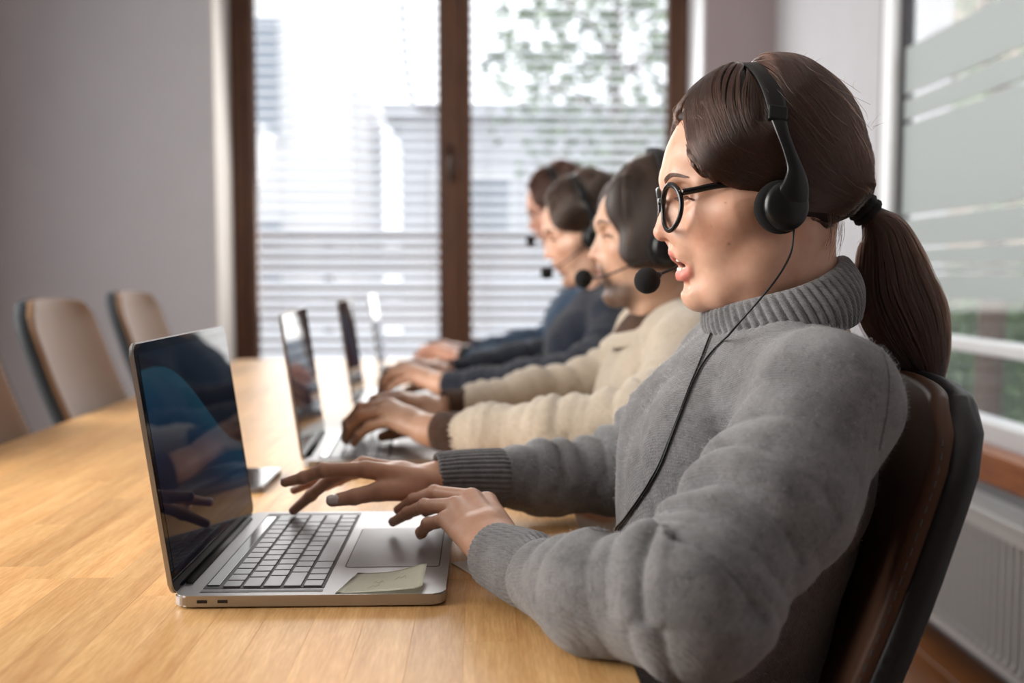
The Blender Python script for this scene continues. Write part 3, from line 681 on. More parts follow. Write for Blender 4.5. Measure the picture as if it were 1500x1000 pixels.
# ------------------------------------------------------------------ head (local frame: -x is forward, -y the wearer's left, z up)
def head_mesh(h, man=0.0, mouth=1.0):
    V = Vol((-0.130, -0.100, -0.210), (0.125, 0.100, 0.150), h)
    mm = lambda *p: tuple(q*0.001 for q in p)
    def E(c, r, k=10, R=None, sub=False, both=False):
        for s in ((-1, 1) if both else (1,)):
            V.ell(mm(-c[0], s*c[1], c[2]), mm(*r), k*0.001, None if R is None else Euler((R[0]*s, R[1], R[2]*s)), sub)
    def Cn(pts, rs, k=8, sub=False, both=True):
        for s in ((-1, 1) if both else (1,)): V.chain([mm(-p[0], s*p[1], p[2]) for p in pts], [r*0.001 for r in rs], k*0.001, sub)
    E((0, 0, 42), (101, 71, 90), 1)
    E((40, 0, 34), (62, 60, 56), 12)                       # brow and forehead
    E((36, 0, -14), (53, 55, 70), 22)                      # face mass
    E((20, 0, -26), (52, 62, 48), 20)
    Cn([(66, 38, -14), (40, 60, -8), (15, 68, -2)], [19, 13, 9], 22)         # cheekbone
    E((43, 31, -44), (27, 23, 36), 24, None, False, True)                    # cheek
    Cn([(4, 48, -50), (14, 45, -66), (44, 25, -88), (62, 8, -92)], [16, 15+man, 13+man, 13], 26)     # jaw
    E((64, 0, -91), (15.5, 17+3*man, 14), 12)                                # chin
    E((62, 0, -50), (28, 26, 30), 16)                                        # muzzle
    Cn([(-24, 0, -30), (-30, 0, -90), (-44, 0, -150), (-52, 0, -205)], [54+2*man, 50+3*man, 51+4*man, 62], 16, False, False)    # neck
    Cn([(-26, 48, -30), (10, 36, -110), (18, 12, -150)], [9, 8, 8], 30)     # neck muscle
    Cn([(92, 4, 27), (87, 26, 29), (73, 46, 22)], [9.0+man, 8.0+man, 7], 16)  # brow ridge
    E((93, 30, 9), (15, 17, 11), 13, (0, 0, -0.35), True, True)              # sockets
    Cn([(88, 0, 14), (94, 0, 0), (99, 0, -14), (103.2, 0, -26.5)], [7, 6.8, 7.6, 10.2], 9, False, False)     # nose
    E((92, 11.5, -29), (11, 6.5, 8.5), 7, (0, 0.3, 0.25), False, True)       # wings
    Cn([(84, 9, -8), (86, 16, -26)], [7, 6], 14)
    E((99, 6.2, -37.5), (6.5, 3.0, 4.5), 3, (0, 0.3, 0.3), True, True)       # nostrils
    E((79, 31, 10), (13.2, 13.6, 13.2), 4, None, False, True)                 # lids over the eyeball
    # mouth: cavity, then lips round it
    if mouth > 0:
        E((82, 0, -60.5), (21, 18.5, 9.0*mouth), 4, (0, 0.15, 0), True)
    Cn([(91.2, 0, -48.0), (89.6, 6, -47.5), (85.5, 14, -51.5), (77, 22.5, -59.5)], [4.8, 5.2, 4.6, 3.0], 4)
    lz = -73 if mouth > 0 else -60
    Cn([(81.6 if mouth > 0 else 85, 0, lz), (80.2, 9, lz+0.5), (77, 18, lz+5), (76, 22.5, -61)], [6.8, 6.6, 4.8, 3.0], 4)
    E((88.5, 0, -41), (7, 5, 4), 6, None, False)
    E((79.5, 0, -83.5), (5, 13, 4.5), 8, None, True)                          # groove over the chin
    E((80, 17, -38), (11, 11, 15), 14, None, False, True)
    # ears
    E((-6, 71, 0), (13, 5, 26), 6, (0, -0.2, 0.3), False, True)
    # eye slits
    for s in (-1, 1):
        V.ell(mm(-92, s*33, 6.0), mm(7, 13.0, 3.3), 0.002, Euler((s*0.12, 0, -s*0.35)), True)
    me = V.mesh('head')
    return me
def head_paint(me, base, lip, man=0.0, closed=False):
    v = ver(me)*1000; u, s, z = -v[:, 0], np.abs(v[:, 1]), v[:, 2]
    c = np.tile(np.array(base, np.float32), (len(v), 1))
    def add(w, col): 
        w = np.clip(w, 0, 1)[:, None]; c[:] = c*(1-w)+np.array(col, np.float32)*w
    b = np.array(base)
    add(0.45*np.exp(-((u-60)**2/900+(s-44)**2/500+(z+26)**2/520)), b*np.array((1.02, 0.72, 0.66)))      # cheek flush
    add(0.5*np.exp(-((u-108)**2/90+(z+28)**2/90)), b*np.array((1.02, 0.74, 0.68)))
    add(0.35*np.exp(-((u-82)**2/120+(s-31)**2/250+(z-15)**2/70)), b*np.array((0.82, 0.64, 0.58)))
    # lips: tubes about the same arcs
    def arc(pts, rad):
        d = np.full(len(v), 1e9); p = np.stack([u, s, z], 1)
        for a, e, ra, re in zip(pts[:-1], pts[1:], rad[:-1], rad[1:]):
            a, e = np.array(a, float), np.array(e, float); t = np.clip(((p-a) @ (e-a))/((e-a) @ (e-a)), 0, 1)
            d = np.minimum(d, np.linalg.norm(p-a-t[:, None]*(e-a), axis=1)-(ra+(re-ra)*t))
        return d
    lz = -73 if not closed else -60
    du = arc([(91.2, 0, -49.0), (89.6, 6, -48.7), (85.5, 14, -52.2), (77, 22.5, -59.8)], [4.8, 5.2, 4.6, 2.8]); dl = arc([(81.6 if not closed else 85, 0, lz), (80.2, 9, lz+0.5), (77, 18, lz+5), (76, 22.5, -61)], [6.8, 6.6, 4.8, 2.8])
    add(1-sstep(0.9, 2.6, np.minimum(du, dl)), lip)
    inn = ((u-80)/21)**2+(s/17.5)**2+((z+60.5)/10.0)**2
    if not closed: add((1-sstep(0.7, 1.1, inn))*sstep(1.0, 2.4, np.minimum(du, dl))*0.95, (0.12, 0.025, 0.022))
    # eyebrow and lash line are hair of their own; lids a touch darker
    for (mu, ms, mz, r) in ((48.5, 48, -41, 1.5), (55, 47, -1, 0.9), (66, 55, -24, 0.7)):
        add(0.6*np.exp(-(((u-mu)**2+(z-mz)**2)/r**2))*(v[:, 1] < 0), (0.10, 0.045, 0.03))
    if man > 0:
        bd = sstep(38, 60, u)*sstep(-34, -50, z)*(1-sstep(20, 30, s)) + sstep(-62, -78, z)*sstep(20, 50, u)
        add(0.8*np.clip(bd, 0, 1)*(np.minimum(du, dl) > 1.5), (0.05, 0.032, 0.026))
    paint(me, c)

# ------------------------------------------------------------------ hair cap and strands (head frame)
def hair_low(u, s):
    zl = np.interp(u, [-118, -95, -78, -50, -27, 0, 24, 60], [16, 6, -14, -26, -18, 4, 10, 14])
    zf = np.interp(s, [0, 20, 32, 42, 52, 60, 68, 80, 100], [90, 86, 74, 57, 40, 29, 19, 10, 6])
    w = sstep(25, 68, u); return zl*(1-w)+zf*w
def cap_mesh(h, grow=0.0):
    V = Vol((-0.125, -0.105, -0.08), (0.145, 0.105, 0.180), h)
    g = grow
    V.ell((0.000, 0, 0.050), (0.096+g, 0.083+g, 0.102+g), 0.001)
    V.ell((0.024, 0, 0.042), (0.078+g, 0.045+g, 0.078+g), 0.02)
    V.ell((0.022, 0, 0.056), (0.080+g, 0.070+g, 0.096+g), 0.02)
    V.ell((-0.020, 0, 0.066), (0.070+g, 0.070+g, 0.070+g), 0.02)
    V.ell((-0.055, 0.048, 0.040), (0.032+g, 0.026+g, 0.040+g), 0.02); V.ell((-0.055, -0.048, 0.040), (0.032+g, 0.026+g, 0.040+g), 0.02)
    V.ell((0.085, 0, 0.004), (0.045, 0.052, 0.050), 0.03)
    # the headband presses a shallow groove across the crown
    V.chain([(-0.020, y, 0.050+0.104*math.sqrt(max(0, 1-(y/0.092)**2))) for y in np.linspace(-0.088, 0.088, 12)], [0.009]*12, 0.010, True)
    X, Y, Z = V.grid(); u, s, z = -X*1000, np.abs(Y)*1000, Z*1000
    V.cut((hair_low(u, s)-z)*0.001*0.7, 0.006); V.cut((X-(0.106+0.10*Z)+1.2*Y*Y)*0.9, 0.008)
    return V.mesh('hair_cap')
# ------------------------------------------------------------------ the woman in the grey jumper: head, hair, glasses, headset
O1 = Vector((0.295, 1.05, 1.13))
hm1 = head_mesh(0.0015); head_paint(hm1, (0.65, 0.40, 0.29), (0.62, 0.21, 0.17))
cap1 = cap_mesh(0.003)
M_sclera = mat('eye_white', rgb(226, 218, 212), 0.15, vary=0.02, coat=0.6); M_iris = mat('brown_iris', rgb(70, 44, 28), 0.15, vary=0.3, scale=300, coat=0.8)
M_teeth = mat('ivory_teeth', rgb(232, 224, 208), 0.25, vary=0.03, scale=60)
M_lash = mat('dark_lash', rgb(24, 17, 14), 0.6)
M_lashh = hair_mat('black_lashes', (0.008, 0.006, 0.006, 1))
M_brow = hair_mat('brow_hair', (0.045, 0.026, 0.02, 1))
def face_parts(parent, hm, h=1.0):
    "eyeballs, teeth, lashes and brows of a head, children of its person"
    for s in (-1, 1):
        bm = bmesh.new(); bmesh.ops.create_uvsphere(bm, u_segments=20, v_segments=14, radius=0.0122)
        o = obj('eyeball', bm, M_sclera, parent, True); o.location = (-0.0790, s*0.031, 0.010)
        bm = bmesh.new(); add_lathe(bm, [(0.0057, -0.0008), (0.005, 0.0004), (0.0025, 0.0009), (0, 0.001)], Matrix.Translation((-0.0114, -s*0.001, -0.0018)) @ Matrix.Rotation(-math.pi/2-0.25, 4, 'Y'), 16)
        obj('iris', bm, M_iris, o, True)
    bv = BVHTree.FromPolygons([v.co.copy() for v in hm.vertices], [tuple(p.vertices) for p in hm.polygons])
    rnd = random.Random(5); lash = []; brow = []
    for s in (-1, 1):
        for k in range(90):
            t = k/89; u = 0.0925-0.0175*max(0, t-0.25)**1.5/0.65; y = s*(0.022+0.0245*t); z = 0.0085-0.004*(t-0.45)**2*4
            p = Vector((-u-0.004, y, z)); hit = bv.ray_cast(Vector((-0.14, y, z)), Vector((1, 0, 0)))
            if hit[0] is not None: p = hit[0]
            L = 0.0105*(0.6+0.5*math.sin(math.pi*min(1, t*0.9+0.1)))
            d = Vector((-0.8, s*(0.15+0.6*t), -0.30)); q = p+d*L*0.5+Vector((0, 0, -0.0004)); e = p+d*L+Vector((0, 0, 0.0022))
            lash.append([p+Vector((0.001, 0, 0)), q, e])
        for k in range(600):
            t = rnd.random()**0.9; y = s*(0.012+0.031*t); z = 0.0240+0.0080*math.sin(t*2.2)-0.004*t+rnd.uniform(-1, 1)*0.0026*(1.0-0.6*t)
            hit = bv.ray_cast(Vector((-0.14, y, z)), Vector((1, 0, 0)))
            if hit[0] is None: continue
            d = Vector((0.2, s*1.0, 0.55-0.8*t)).normalized(); n = hit[1]; d = (d-n*d.dot(n)).normalized()
            brow.append([hit[0], hit[0]+d*0.0035+n*0.0006, hit[0]+d*0.0075+n*0.0002])
    hair_curves('eyelashes', lash, M_lashh, parent, 0.00032, 0.00008); hair_curves('eyebrows', brow, M_brow, parent, 0.00018, 0.00006)
    bm = bmesh.new()
    for row, z0, hh in ((0, -0.0545, 0.0075), (1, -0.0665, 0.0055)):
        for k in range(8):
            a = math.radians(-60+120*(k+0.5)/8); rr = 0.0175-0.001*row
            M = Matrix.Translation((-0.068-rr*math.cos(a)*1.05, rr*math.sin(a), z0)) @ Matrix.Rotation(-a, 4, 'Z')
            bm2 = bmesh.new(); add_box(bm2, (0, 0, 0), (0.0045, 0.0044, hh), None, 0.0014, 2); bmesh.ops.transform(bm2, matrix=M, verts=bm2.verts)
            me = bpy.data.meshes.new('t'); bm2.to_mesh(me); bm2.free(); bm.from_mesh(me)
    obj('teeth', bm, M_teeth, parent, True)

# hair strands combed along guide lines over the cap and gathered at the tie
def bvh_of(me): return BVHTree.FromPolygons([v.co.copy() for v in me.vertices], [tuple(p.vertices) for p in me.polygons])
GUIDES = [
 [(1042, 122), (1004, 148), (985, 180), (988, 205), (1000, 233), (1020, 259), (1045, 275), (1080, 285), (1120, 292), (1190, 308), (1262, 314)],
 [(1050, 119), (1015, 150), (1000, 180), (1006, 210), (1020, 238), (1045, 262), (1080, 277), (1120, 285), (1190, 302), (1264, 312)],
 [(1062, 117), (1035, 148), (1024, 180), (1029, 210), (1048, 238), (1080, 260), (1120, 272), (1190, 295), (1265, 311)],
 [(1072, 114), (1060, 148), (1056, 180), (1063, 206), (1085, 232), (1120, 254), (1190, 288), (1266, 310)],
 [(1081, 108), (1088, 140), (1096, 170), (1114, 200), (1145, 233), (1200, 278), (1267, 308)],
 [(1089, 102), (1115, 130), (1140, 165), (1175, 210), (1220, 262), (1268, 307)],
 [(1108, 95), (1150, 119), (1190, 160), (1225, 210), (1250, 258), (1269, 306)],
 [(1130, 90), (1180, 106), (1225, 146), (1250, 190), (1265, 240), (1270, 305)],
 [(1146, 89), (1200, 101), (1240, 135), (1264, 180), (1275, 225), (1276, 270), (1271, 304)]]
NECK = [[(1188, 318), (1215, 326), (1240, 326), (1263, 313)], [(1190, 332), (1212, 345), (1236, 338), (1263, 316)], [(1206, 356), (1222, 360), (1240, 346), (1264, 318)]]
def cap_strands(cap, O, n, seed, tie=True):
    bv = bvh_of(cap); rnd = random.Random(seed); out = []; Cc = Vector(CAM)-O
    lines = []
    for gset in (GUIDES, NECK):
        rs = []
        for g in gset:
            c = catmull([(p[0], p[1], 0) for p in g], 10); cum = [0.0]
            for a, b in zip(c[:-1], c[1:]): cum.append(cum[-1]+(b-a).length)
            rs.append(np.array([[np.interp(t*cum[-1], cum, [q[i] for q in c]) for i in (0, 1)] for t in np.linspace(0, 1, 26)]))
        lines.append(rs)
    tx = at(1268, 308, 1.05)-O
    for k in range(n):
        rs = lines[1] if rnd.random() < 0.13 else lines[0]
        f = rnd.uniform(0, len(rs)-1.001); i = int(f); w = f-i; px = rs[i]*(1-w)+rs[i+1]*w
        t0, t1 = (0.0, 1.0) if rnd.random() < 0.78 else sorted((rnd.uniform(0, 0.5), rnd.uniform(0.5, 1.0)))
        a, b = int(t0*25), max(int(t1*25), int(t0*25)+5)
        lift = rnd.uniform(0.0002, 0.0026); wob = rnd.uniform(0, 6.28); amp = rnd.uniform(0, 2.2)
        pts = []; lf = []
        for j in range(a, min(b, 25)+1):
            x, y = px[j]; x += amp*math.sin(wob+j*0.35); y += amp*math.cos(wob+j*0.3)
            d = (at(x, y, 1.0)-Vector(CAM)).normalized(); hit = bv.ray_cast(Cc, d)
            if hit[0] is not None: p = hit[0]; nn = hit[1]
            else: hn = bv.find_nearest(at(x, y, 1.05)-O); p, nn = hn[0], hn[1]
            tt = j/25.0
            if tt < 0.2 and rs is lines[0]:          # every strand leaves the parting on the midline
                hn = bv.find_nearest(at(x, y, 1.05)-O); hn = bv.find_nearest(Vector((hn[0].x, 0.0, hn[0].z)).lerp(p, tt/0.2)); p, nn = hn[0], hn[1]
            if p.y > 0.004: p = Vector((p.x, 0.004, p.z))
            p = p+nn*lift
            if tie and tt > 0.94: p = p.lerp(tx+Vector((0, -0.010+lift*2, 0.0)), (tt-0.94)/0.06*0.6)
            pts.append(p); lf.append(tt)
        # smooth
        for _ in range(2): pts = [pts[0]]+[(pts[q-1]+pts[q]*2+pts[q+1])/4 for q in range(1, len(pts)-1)]+[pts[-1]]
        for q, tt in enumerate(lf):
            if tt < 0.94:
                hn = bv.find_nearest(pts[q]); pts[q] = hn[0]+hn[1]*(lift+0.0004) if (pts[q]-hn[0]).dot(hn[1]) < lift else pts[q]
        out.append(pts)
        out.append([Vector((p.x, -p.y, p.z)) for p in pts])
    return out
PT = np.array([(1269, 310, 11, 12), (1283, 324, 24, 20), (1296, 345, 40, 28), (1305, 385, 55, 34), (1313, 430, 66, 36), (1332, 476, 64, 35), (1350, 520, 46, 28), (1359, 550, 28, 18), (1364, 585, 8, 6)], float)
def pony(n, seed, O):
    rnd = random.Random(seed); out = []; T = np.linspace(0, 1, 26)
    kk = np.linspace(0, 1, len(PT))
    C4 = np.array(catmull([tuple(p[:3]) for p in PT], 8)); K = np.linspace(0, 1, len(C4)); Wd = np.interp(K, kk, PT[:, 3])
    for k in range(n):
        a = rnd.uniform(0, 6.283); r = rnd.random()**0.38; end = rnd.uniform(0.62, 1.0)**0.8 if rnd.random() < 0.5 else 1.0
        w1, w2, w3 = rnd.uniform(0, 6.28), rnd.uniform(-0.06, 0.06), rnd.gauss(0, 0.05)
        pts = []
        for t in T*end:
            cx, cy, hw = (np.interp(t, K, C4[:, i]) for i in range(3)); th = np.interp(t, K, Wd)
            i = min(int(t*(len(C4)-1)), len(C4)-2); d = C4[i+1, :2]-C4[i, :2]; d = d/np.linalg.norm(d); nrm_ = np.array((d[1], -d[0]))
            if hw < 20: pass
            m = r*math.cos(a)+w2*math.sin(w1+t*5)+w3*t; q = (cx+nrm_[0]*hw*m*0.97, cy+nrm_[1]*hw*m*0.97)
            # the tail widens along the picture's horizontal once it hangs
            p = at(q[0], q[1], 1.05+0.00072*th*r*math.sin(a))-O; pts.append(p)
        out.append(pts)
    return out
def flyaway(n, seed, strands):
    rnd = random.Random(seed); out = []
    for k in range(n):
        s = strands[rnd.randrange(len(strands))]; i = rnd.randrange(0, max(1, len(s)-7)); seg = s[i:i+7]
        d = Vector((rnd.uniform(-1, 1), rnd.uniform(-1, 0.4), rnd.uniform(0, 1)))*rnd.uniform(0.003, 0.014)
        out.append([p+d*(j/6.0)**1.5 for j, p in enumerate(seg)])
    return out
M_band = mat('matte_black_plastic', rgb(15, 16, 17), 0.42, vary=0.1, scale=40, spec=0.35); M_satin = mat('satin_black_plastic', rgb(20, 22, 23), 0.30, vary=0.05, scale=30, spec=0.4)
M_foam = mat('black_foam', rgb(12, 12, 13), 0.95, vary=0.3, scale=900, bump=0.8, dist=0.001); M_steel = mat('grey_steel', rgb(120, 122, 124), 0.3, 0.9)
def headset(label, mic_side=1, boom=None, mic=None):
    "over-ear headset in the head frame; children: headband, slider arms, ear cups, foam pads, boom, foam microphone"
    r = tag(empty('headset'), label, 'headset', 'headsets worn at the table')
    # headband: a flat strap over the crown
    th = [(-0.020+0.010*abs(math.cos(a))**1.0*0-0.0+0.013*abs(math.cos(a)), 0.0985*math.cos(a)*0.925, 0.048+0.1005*math.sin(a)-0.003) for a in np.linspace(math.radians(20), math.radians(160), 33)]
    wv = [0.0095+0.003*math.sin(math.pi*k/32) for k in range(33)]
    bm = bmesh.new(); rings = []
    for k, p in enumerate(th):
        p = Vector(p); t = (Vector(th[min(k+1, 32)])-Vector(th[max(k-1, 0)])).normalized(); xx = Vector((1, 0, 0)); xx = (xx-t*xx.dot(t)).normalized(); n = xx.cross(t)
        if n.dot(p-Vector((0, 0, 0.04))) < 0: n = -n
        w = wv[k]; h = 0.0024
        rings.append([bm.verts.new(p+xx*a*w+n*b*h) for a, b in ((-1, -0.3), (-0.93, 0.5), (-0.5, 1), (0, 1.12), (0.5, 1), (0.93, 0.5), (1, -0.3), (0.5, -1), (-0.5, -1))])
    for k in range(32):
        for i in range(9): bm.faces.new((rings[k][i], rings[k][(i+1) % 9], rings[k+1][(i+1) % 9], rings[k+1][i]))
    bm.faces.new(rings[0]); bm.faces.new(rings[-1][::-1]); bmesh.ops.recalc_face_normals(bm, faces=bm.faces[:])
    obj('headband', bm, M_band, r, True)
    for s in (-1, 1):
        cup = empty('ear_cup'); cup.parent = r
        a = catmull([(-0.0085, s*0.0835, 0.083), (-0.0055, s*0.0905, 0.066), (0.000, s*0.0945, 0.048), (0.0055, s*0.0965, 0.030), (0.0062, s*0.0965, 0.015), (0.0035, s*0.0935, 0.002), (0.001, s*0.0900, -0.008)], 6)
        n = len(a); bm = bmesh.new(); add_tube(bm, a, [0.0085-0.0025*math.sin(math.pi*min(1, k/(n*0.55)))+0.0085*sstep(0.45, 0.85, k/(n-1)) for k in range(n)], seg=14, flat=0.38, up=(0, 1, 0)); obj('arm', bm, M_satin, cup, True)
        obj('slider', box((-0.0085, s*0.0838, 0.0835), (0.019, 0.0075, 0.016), Euler((s*0.35, 0.15, 0)), 0.002), M_band, cup)
        Mx = Matrix.Translation((-0.004, s*0.0800, -0.006)) @ Matrix.Rotation(-s*math.pi/2, 4, 'X') @ Matrix.Rotation(0.0, 4, 'Y')
        bm = bmesh.new(); add_lathe(bm, [(0.010, -0.004), (0.020, -0.005), (0.0250, -0.001), (0.0262, 0.004), (0.0250, 0.0088), (0.021, 0.0105)], Mx, 36); obj('foam_pad', bm, M_foam, cup, True)
        Mx = Matrix.Translation((-0.0005, s*0.0890, -0.005)) @ Matrix.Rotation(-s*math.pi/2, 4, 'X')
        bm = bmesh.new(); add_lathe(bm, [(0.0215, -0.002), (0.0222, 0.002), (0.0212, 0.0055), (0.0175, 0.0082), (0.010, 0.0098), (0.0, 0.0102)], Mx, 36); bmesh.ops.scale(bm, vec=(1.0, 1, 1.12), space=Matrix.Translation((0, 0, 0.005)), verts=bm.verts); obj('outer_shell', bm, M_satin, cup, True)
        bm = bmesh.new(); bmesh.ops.create_uvsphere(bm, u_segments=10, v_segments=8, radius=0.0012); o = obj('rivet', bm, M_steel, cup, True); o.location = (0.009, s*0.0975, 0.002)
    obj('boom', tube(catmull(boom, 8), 0.0016, seg=8), M_band, r, True)
    bm = bmesh.new(); bmesh.ops.create_icosphere(bm, subdivisions=4, radius=0.0146); rnd = random.Random(1)
    for v in bm.verts: v.co *= 1+rnd.uniform(-0.012, 0.012)
    m_ = Vector(mic); d = (m_-Vector(boom[-1])).normalized()
    o = obj('microphone_foam', bm, M_foam, r, True); o.location = m_
    o = obj('microphone_collar', tube([m_-d*0.019, m_-d*0.012], [0.0024, 0.0055], seg=12), M_band, r, True)
    return r
M_frame = mat('glossy_black_acetate', rgb(10, 10, 11), 0.2, vary=0.05, coat=0.15, spec=0.4)
t = NT('spectacle_lens'); tr = t.n('ShaderNodeBsdfTransparent'); gl = t.n('ShaderNodeBsdfGlossy', Roughness=0.01); mx = t.n('ShaderNodeMixShader', Fac=0.04)
t.l(tr.outputs[0], mx.inputs[1]); t.l(gl.outputs[0], mx.inputs[2]); t.l(mx.outputs[0], t.out.inputs['Surface']); M_lens = t.m
def glasses(label, m, thick=0.0025, rx=0.0238, rz=0.0232, u0=0.1050):
    g = tag(empty('eyeglasses'), label, 'glasses')
    for s in (-1, 1):
        pts = []
        for k in range(41):
            a = 2*math.pi*k/40; yy = rx*math.cos(a)*(1+0.05*math.sin(a)); zz = rz*math.sin(a)
            y = s*0.0325+yy; u = u0-0.006*((abs(y)-0.008)/0.048)**2*1.6
            pts.append(Vector((-u, y, -0.0035+zz)))
        o = obj('lens_rim', tube(pts, [thick*(1.0+0.25*max(0, math.sin(2*math.pi*k/40))) for k in range(41)], seg=10, caps=False), m, g, True)
        bm = bmesh.new(); c = bm.verts.new(sum(pts[:-1], Vector())/40+Vector((-0.0006, 0, 0))); vs = [bm.verts.new(p) for p in pts[:-1]]
        for k in range(40): bm.faces.new((c, vs[k], vs[(k+1) % 40]))
        obj('lens', bm, M_lens, o, True)
        y0 = s*(0.0325+rx-0.0005)
        hx = u0-0.0125
        pts = [(-hx-0.002, y0, 0.0105), (-hx+0.008, s*(0.0600), 0.0120), (-0.060, s*0.0675, 0.0165), (-0.020, s*0.0715, 0.0195), (0.004, s*0.0735, 0.020), (0.022, s*0.0735, 0.006)]
        bm = bmesh.new(); add_tube(bm, catmull(pts, 6), 0.0033*(1 if thick > 0.002 else 0.5), seg=8, flat=0.45, up=(0, 1, 0)); obj('temple_arm', bm, m, g, True)
        bm = bmesh.new(); bmesh.ops.create_uvsphere(bm, u_segments=8, v_segments=6, radius=0.0009); o = obj('hinge_rivet', bm, M_steel, g, True); o.location = (-hx-0.0045, y0-s*0.001, 0.012)
    obj('bridge', tube(catmull([(-u0, -0.0095, 0.004), (-u0-0.0015, 0, 0.0065), (-u0, 0.0095, 0.004)], 6), thick*1.05, seg=10), m, g, True)
    return g
# ------------------------------------------------------------------ hands (world coordinates, joints listed from knuckle to tip)
def hand(V, wrist, mcps, fingers, thumb, sc=1.0, fat=1.0):
    "adds one hand: palm, four fingers of unequal length, a thumb from the side of the palm"
    r = lambda x: x*sc*fat*0.001
    w = np.array(wrist, float); M = [np.array(m, float) for m in mcps]
    pn = np.cross(M[0]-M[3], (M[0]+M[3])/2-w); pn = pn/np.linalg.norm(pn)
    for i, m in enumerate(M):
        off = (m-np.mean(M, axis=0))*0.55
        V.cone(w+off, m, r(14.0), r(10.6 if i < 3 else 9.6), r(9), sq=(pn, 0.92))
    V.cone((M[0]+M[1])/2*0.5+w*0.5, (M[2]+M[3])/2*0.55+w*0.45, r(12.5), r(12), r(10))
    bw = [9.2, 9.4, 8.8, 7.8]
    for i, f in enumerate(fingers):
        pts = [M[i]]+[np.array(p, float) for p in f]; b = bw[i]
        inner = M[i]*0.72+w*0.28
        V.cone(inner, pts[0], r(b*0.95), r(b*1.06), r(4))
        for q, (ra, rb) in enumerate(((1.02, 0.90), (0.88, 0.76), (0.76, 0.60))):
            V.cone(pts[q], pts[q+1], r(b*ra), r(b*rb), r(3.0))
        V.ell(pts[1], [r(b*0.97)]*3, r(2)); V.ell(pts[2], [r(b*0.84)]*3, r(2))
    t = [np.array(p, float) for p in thumb]
    V.cone(t[0], t[1], r(15), r(11.5), r(9)); V.cone(t[1], t[2], r(11.2), r(9.2), r(4)); V.cone(t[2], t[3], r(9.2), r(7.2), r(3))
    V.cone(w*0.6+t[1]*0.4, (M[0]*0.6+w*0.4), r(9), r(9), r(9))
    V.ell(t[2], [r(9.4)]*3, r(2))
def nails(name, parent, tips, m, sc=1.0):
    "tips: (tip, previous joint, up hint); one thin curved plate each"
    for tip, prev, upv in tips:
        tip, prev, upv = Vector(tip), Vector(prev), Vector(upv); d = (tip-prev).normalized(); u = (upv-d*upv.dot(d)).normalized(); sd = d.cross(u)
        bm = bmesh.new(); g = []
        for i in range(7):
            row = []
            for j in range(7):
                a, b = -1+2*i/6, -1+2*j/6; wv = 1 if b < 0.2 else 1-0.22*((b-0.2)/0.8)**2; wv *= 1 if b > -0.6 else 1-0.3*((-0.6-b)/0.4)**2
                row.append(bm.verts.new(d*(0.0058*b)*sc+sd*(0.0047*a*wv)*sc+u*(0.0068-0.0026*a*a-0.0009*b*b)*sc))
            g.append(row)
        for i in range(6):
            for j in range(6): bm.faces.new((g[i][j], g[i+1][j], g[i+1][j+1], g[i][j+1]))
        bmesh.ops.recalc_face_normals(bm, faces=bm.faces[:]); bmesh.ops.solidify(bm, geom=bm.faces[:], thickness=0.0006)
        o = obj(name, bm, m, parent, True); o.location = tip-d*0.0015*sc - (parent.location if parent is not None else Vector())
def hand_mesh(specs, lo, hi, h, sc=1.0, fat=1.0, arm=None):
    V = Vol(lo, hi, h)
    for sp in specs: hand(V, *sp, sc=sc, fat=fat)
    for (a, b, ra, rb) in (arm or []): V.cone(a, b, ra, rb, 0.012)
    return V.mesh('hand')
def ring_tube(pts, rad, ribs, amp, name, m, parent, seg=None, thick=0.004, flat=None):
    "ribbed knit cuff along pts: outer wall, rolled end, inner wall; ribs run along it"
    seg = seg or ribs*6; pts = [Vector(p) for p in pts]; n = len(pts); bm = bmesh.new(); rings = []; ref = Vector((0, 0, 1))
    rows = [(i, 0.0) for i in range(n)]+[(n-1, -0.5), (n-1, -1.0)]+[(i, -1.0) for i in range(n-2, max(-1, n-6), -1)]
    for i, o_ in rows:
        t = (pts[min(i+1, n-1)]-pts[max(i-1, 0)]).normalized(); a = (ref-t*ref.dot(t)).normalized(); b = t.cross(a)
        ex = t*0.0035 if o_ == -0.5 else Vector(); r = (rad[i] if hasattr(rad, '__len__') else rad)+o_*thick
        ring = []
        for k in range(seg):
            th = 2*math.pi*k/seg; rr = r+(amp*(abs(math.sin(ribs*th/2))**0.8*2-1) if o_ > -1 else 0)
            ring.append(bm.verts.new(pts[i]+ex+a*(rr*math.cos(th))+b*(rr*math.sin(th))))
        rings.append(ring)
    for i in range(len(rings)-1):
        for k in range(seg): bm.faces.new((rings[i][k], rings[i][(k+1) % seg], rings[i+1][(k+1) % seg], rings[i+1][k]))
    return obj(name, bm, m, parent, True)
def polyline_param(v, pts):
    "closest parameter (metres along) and radial vector of verts to a polyline"
    pts = np.array(pts, np.float32); best = np.full(len(v), 1e9, np.float32); par = np.zeros(len(v), np.float32); rad = np.zeros_like(v); acc = 0.0
    for a, b in zip(pts[:-1], pts[1:]):
        d = b-a; L = np.linalg.norm(d); t = np.clip(((v-a) @ d)/(L*L), 0, 1); q = v-a-t[:, None]*d; dist = np.linalg.norm(q, axis=1); m = dist < best
        best[m] = dist[m]; par[m] = (acc+t*L)[m]; rad[m] = q[m]; acc += L
    return par, rad, best
def vnoise(v, f, seed):
    "cheap smooth noise: a few rotated sines"
    rnd = np.random.RandomState(seed); out = np.zeros(len(v), np.float32)
    for k in range(6):
        d = rnd.normal(size=3); d = d/np.linalg.norm(d); out += np.sin(v @ (d*f*(0.6+0.25*k)).astype(np.float32)+rnd.uniform(0, 6.28)+1.3*np.sin(v @ (rnd.normal(size=3)*f*0.4).astype(np.float32)))
    return out/6
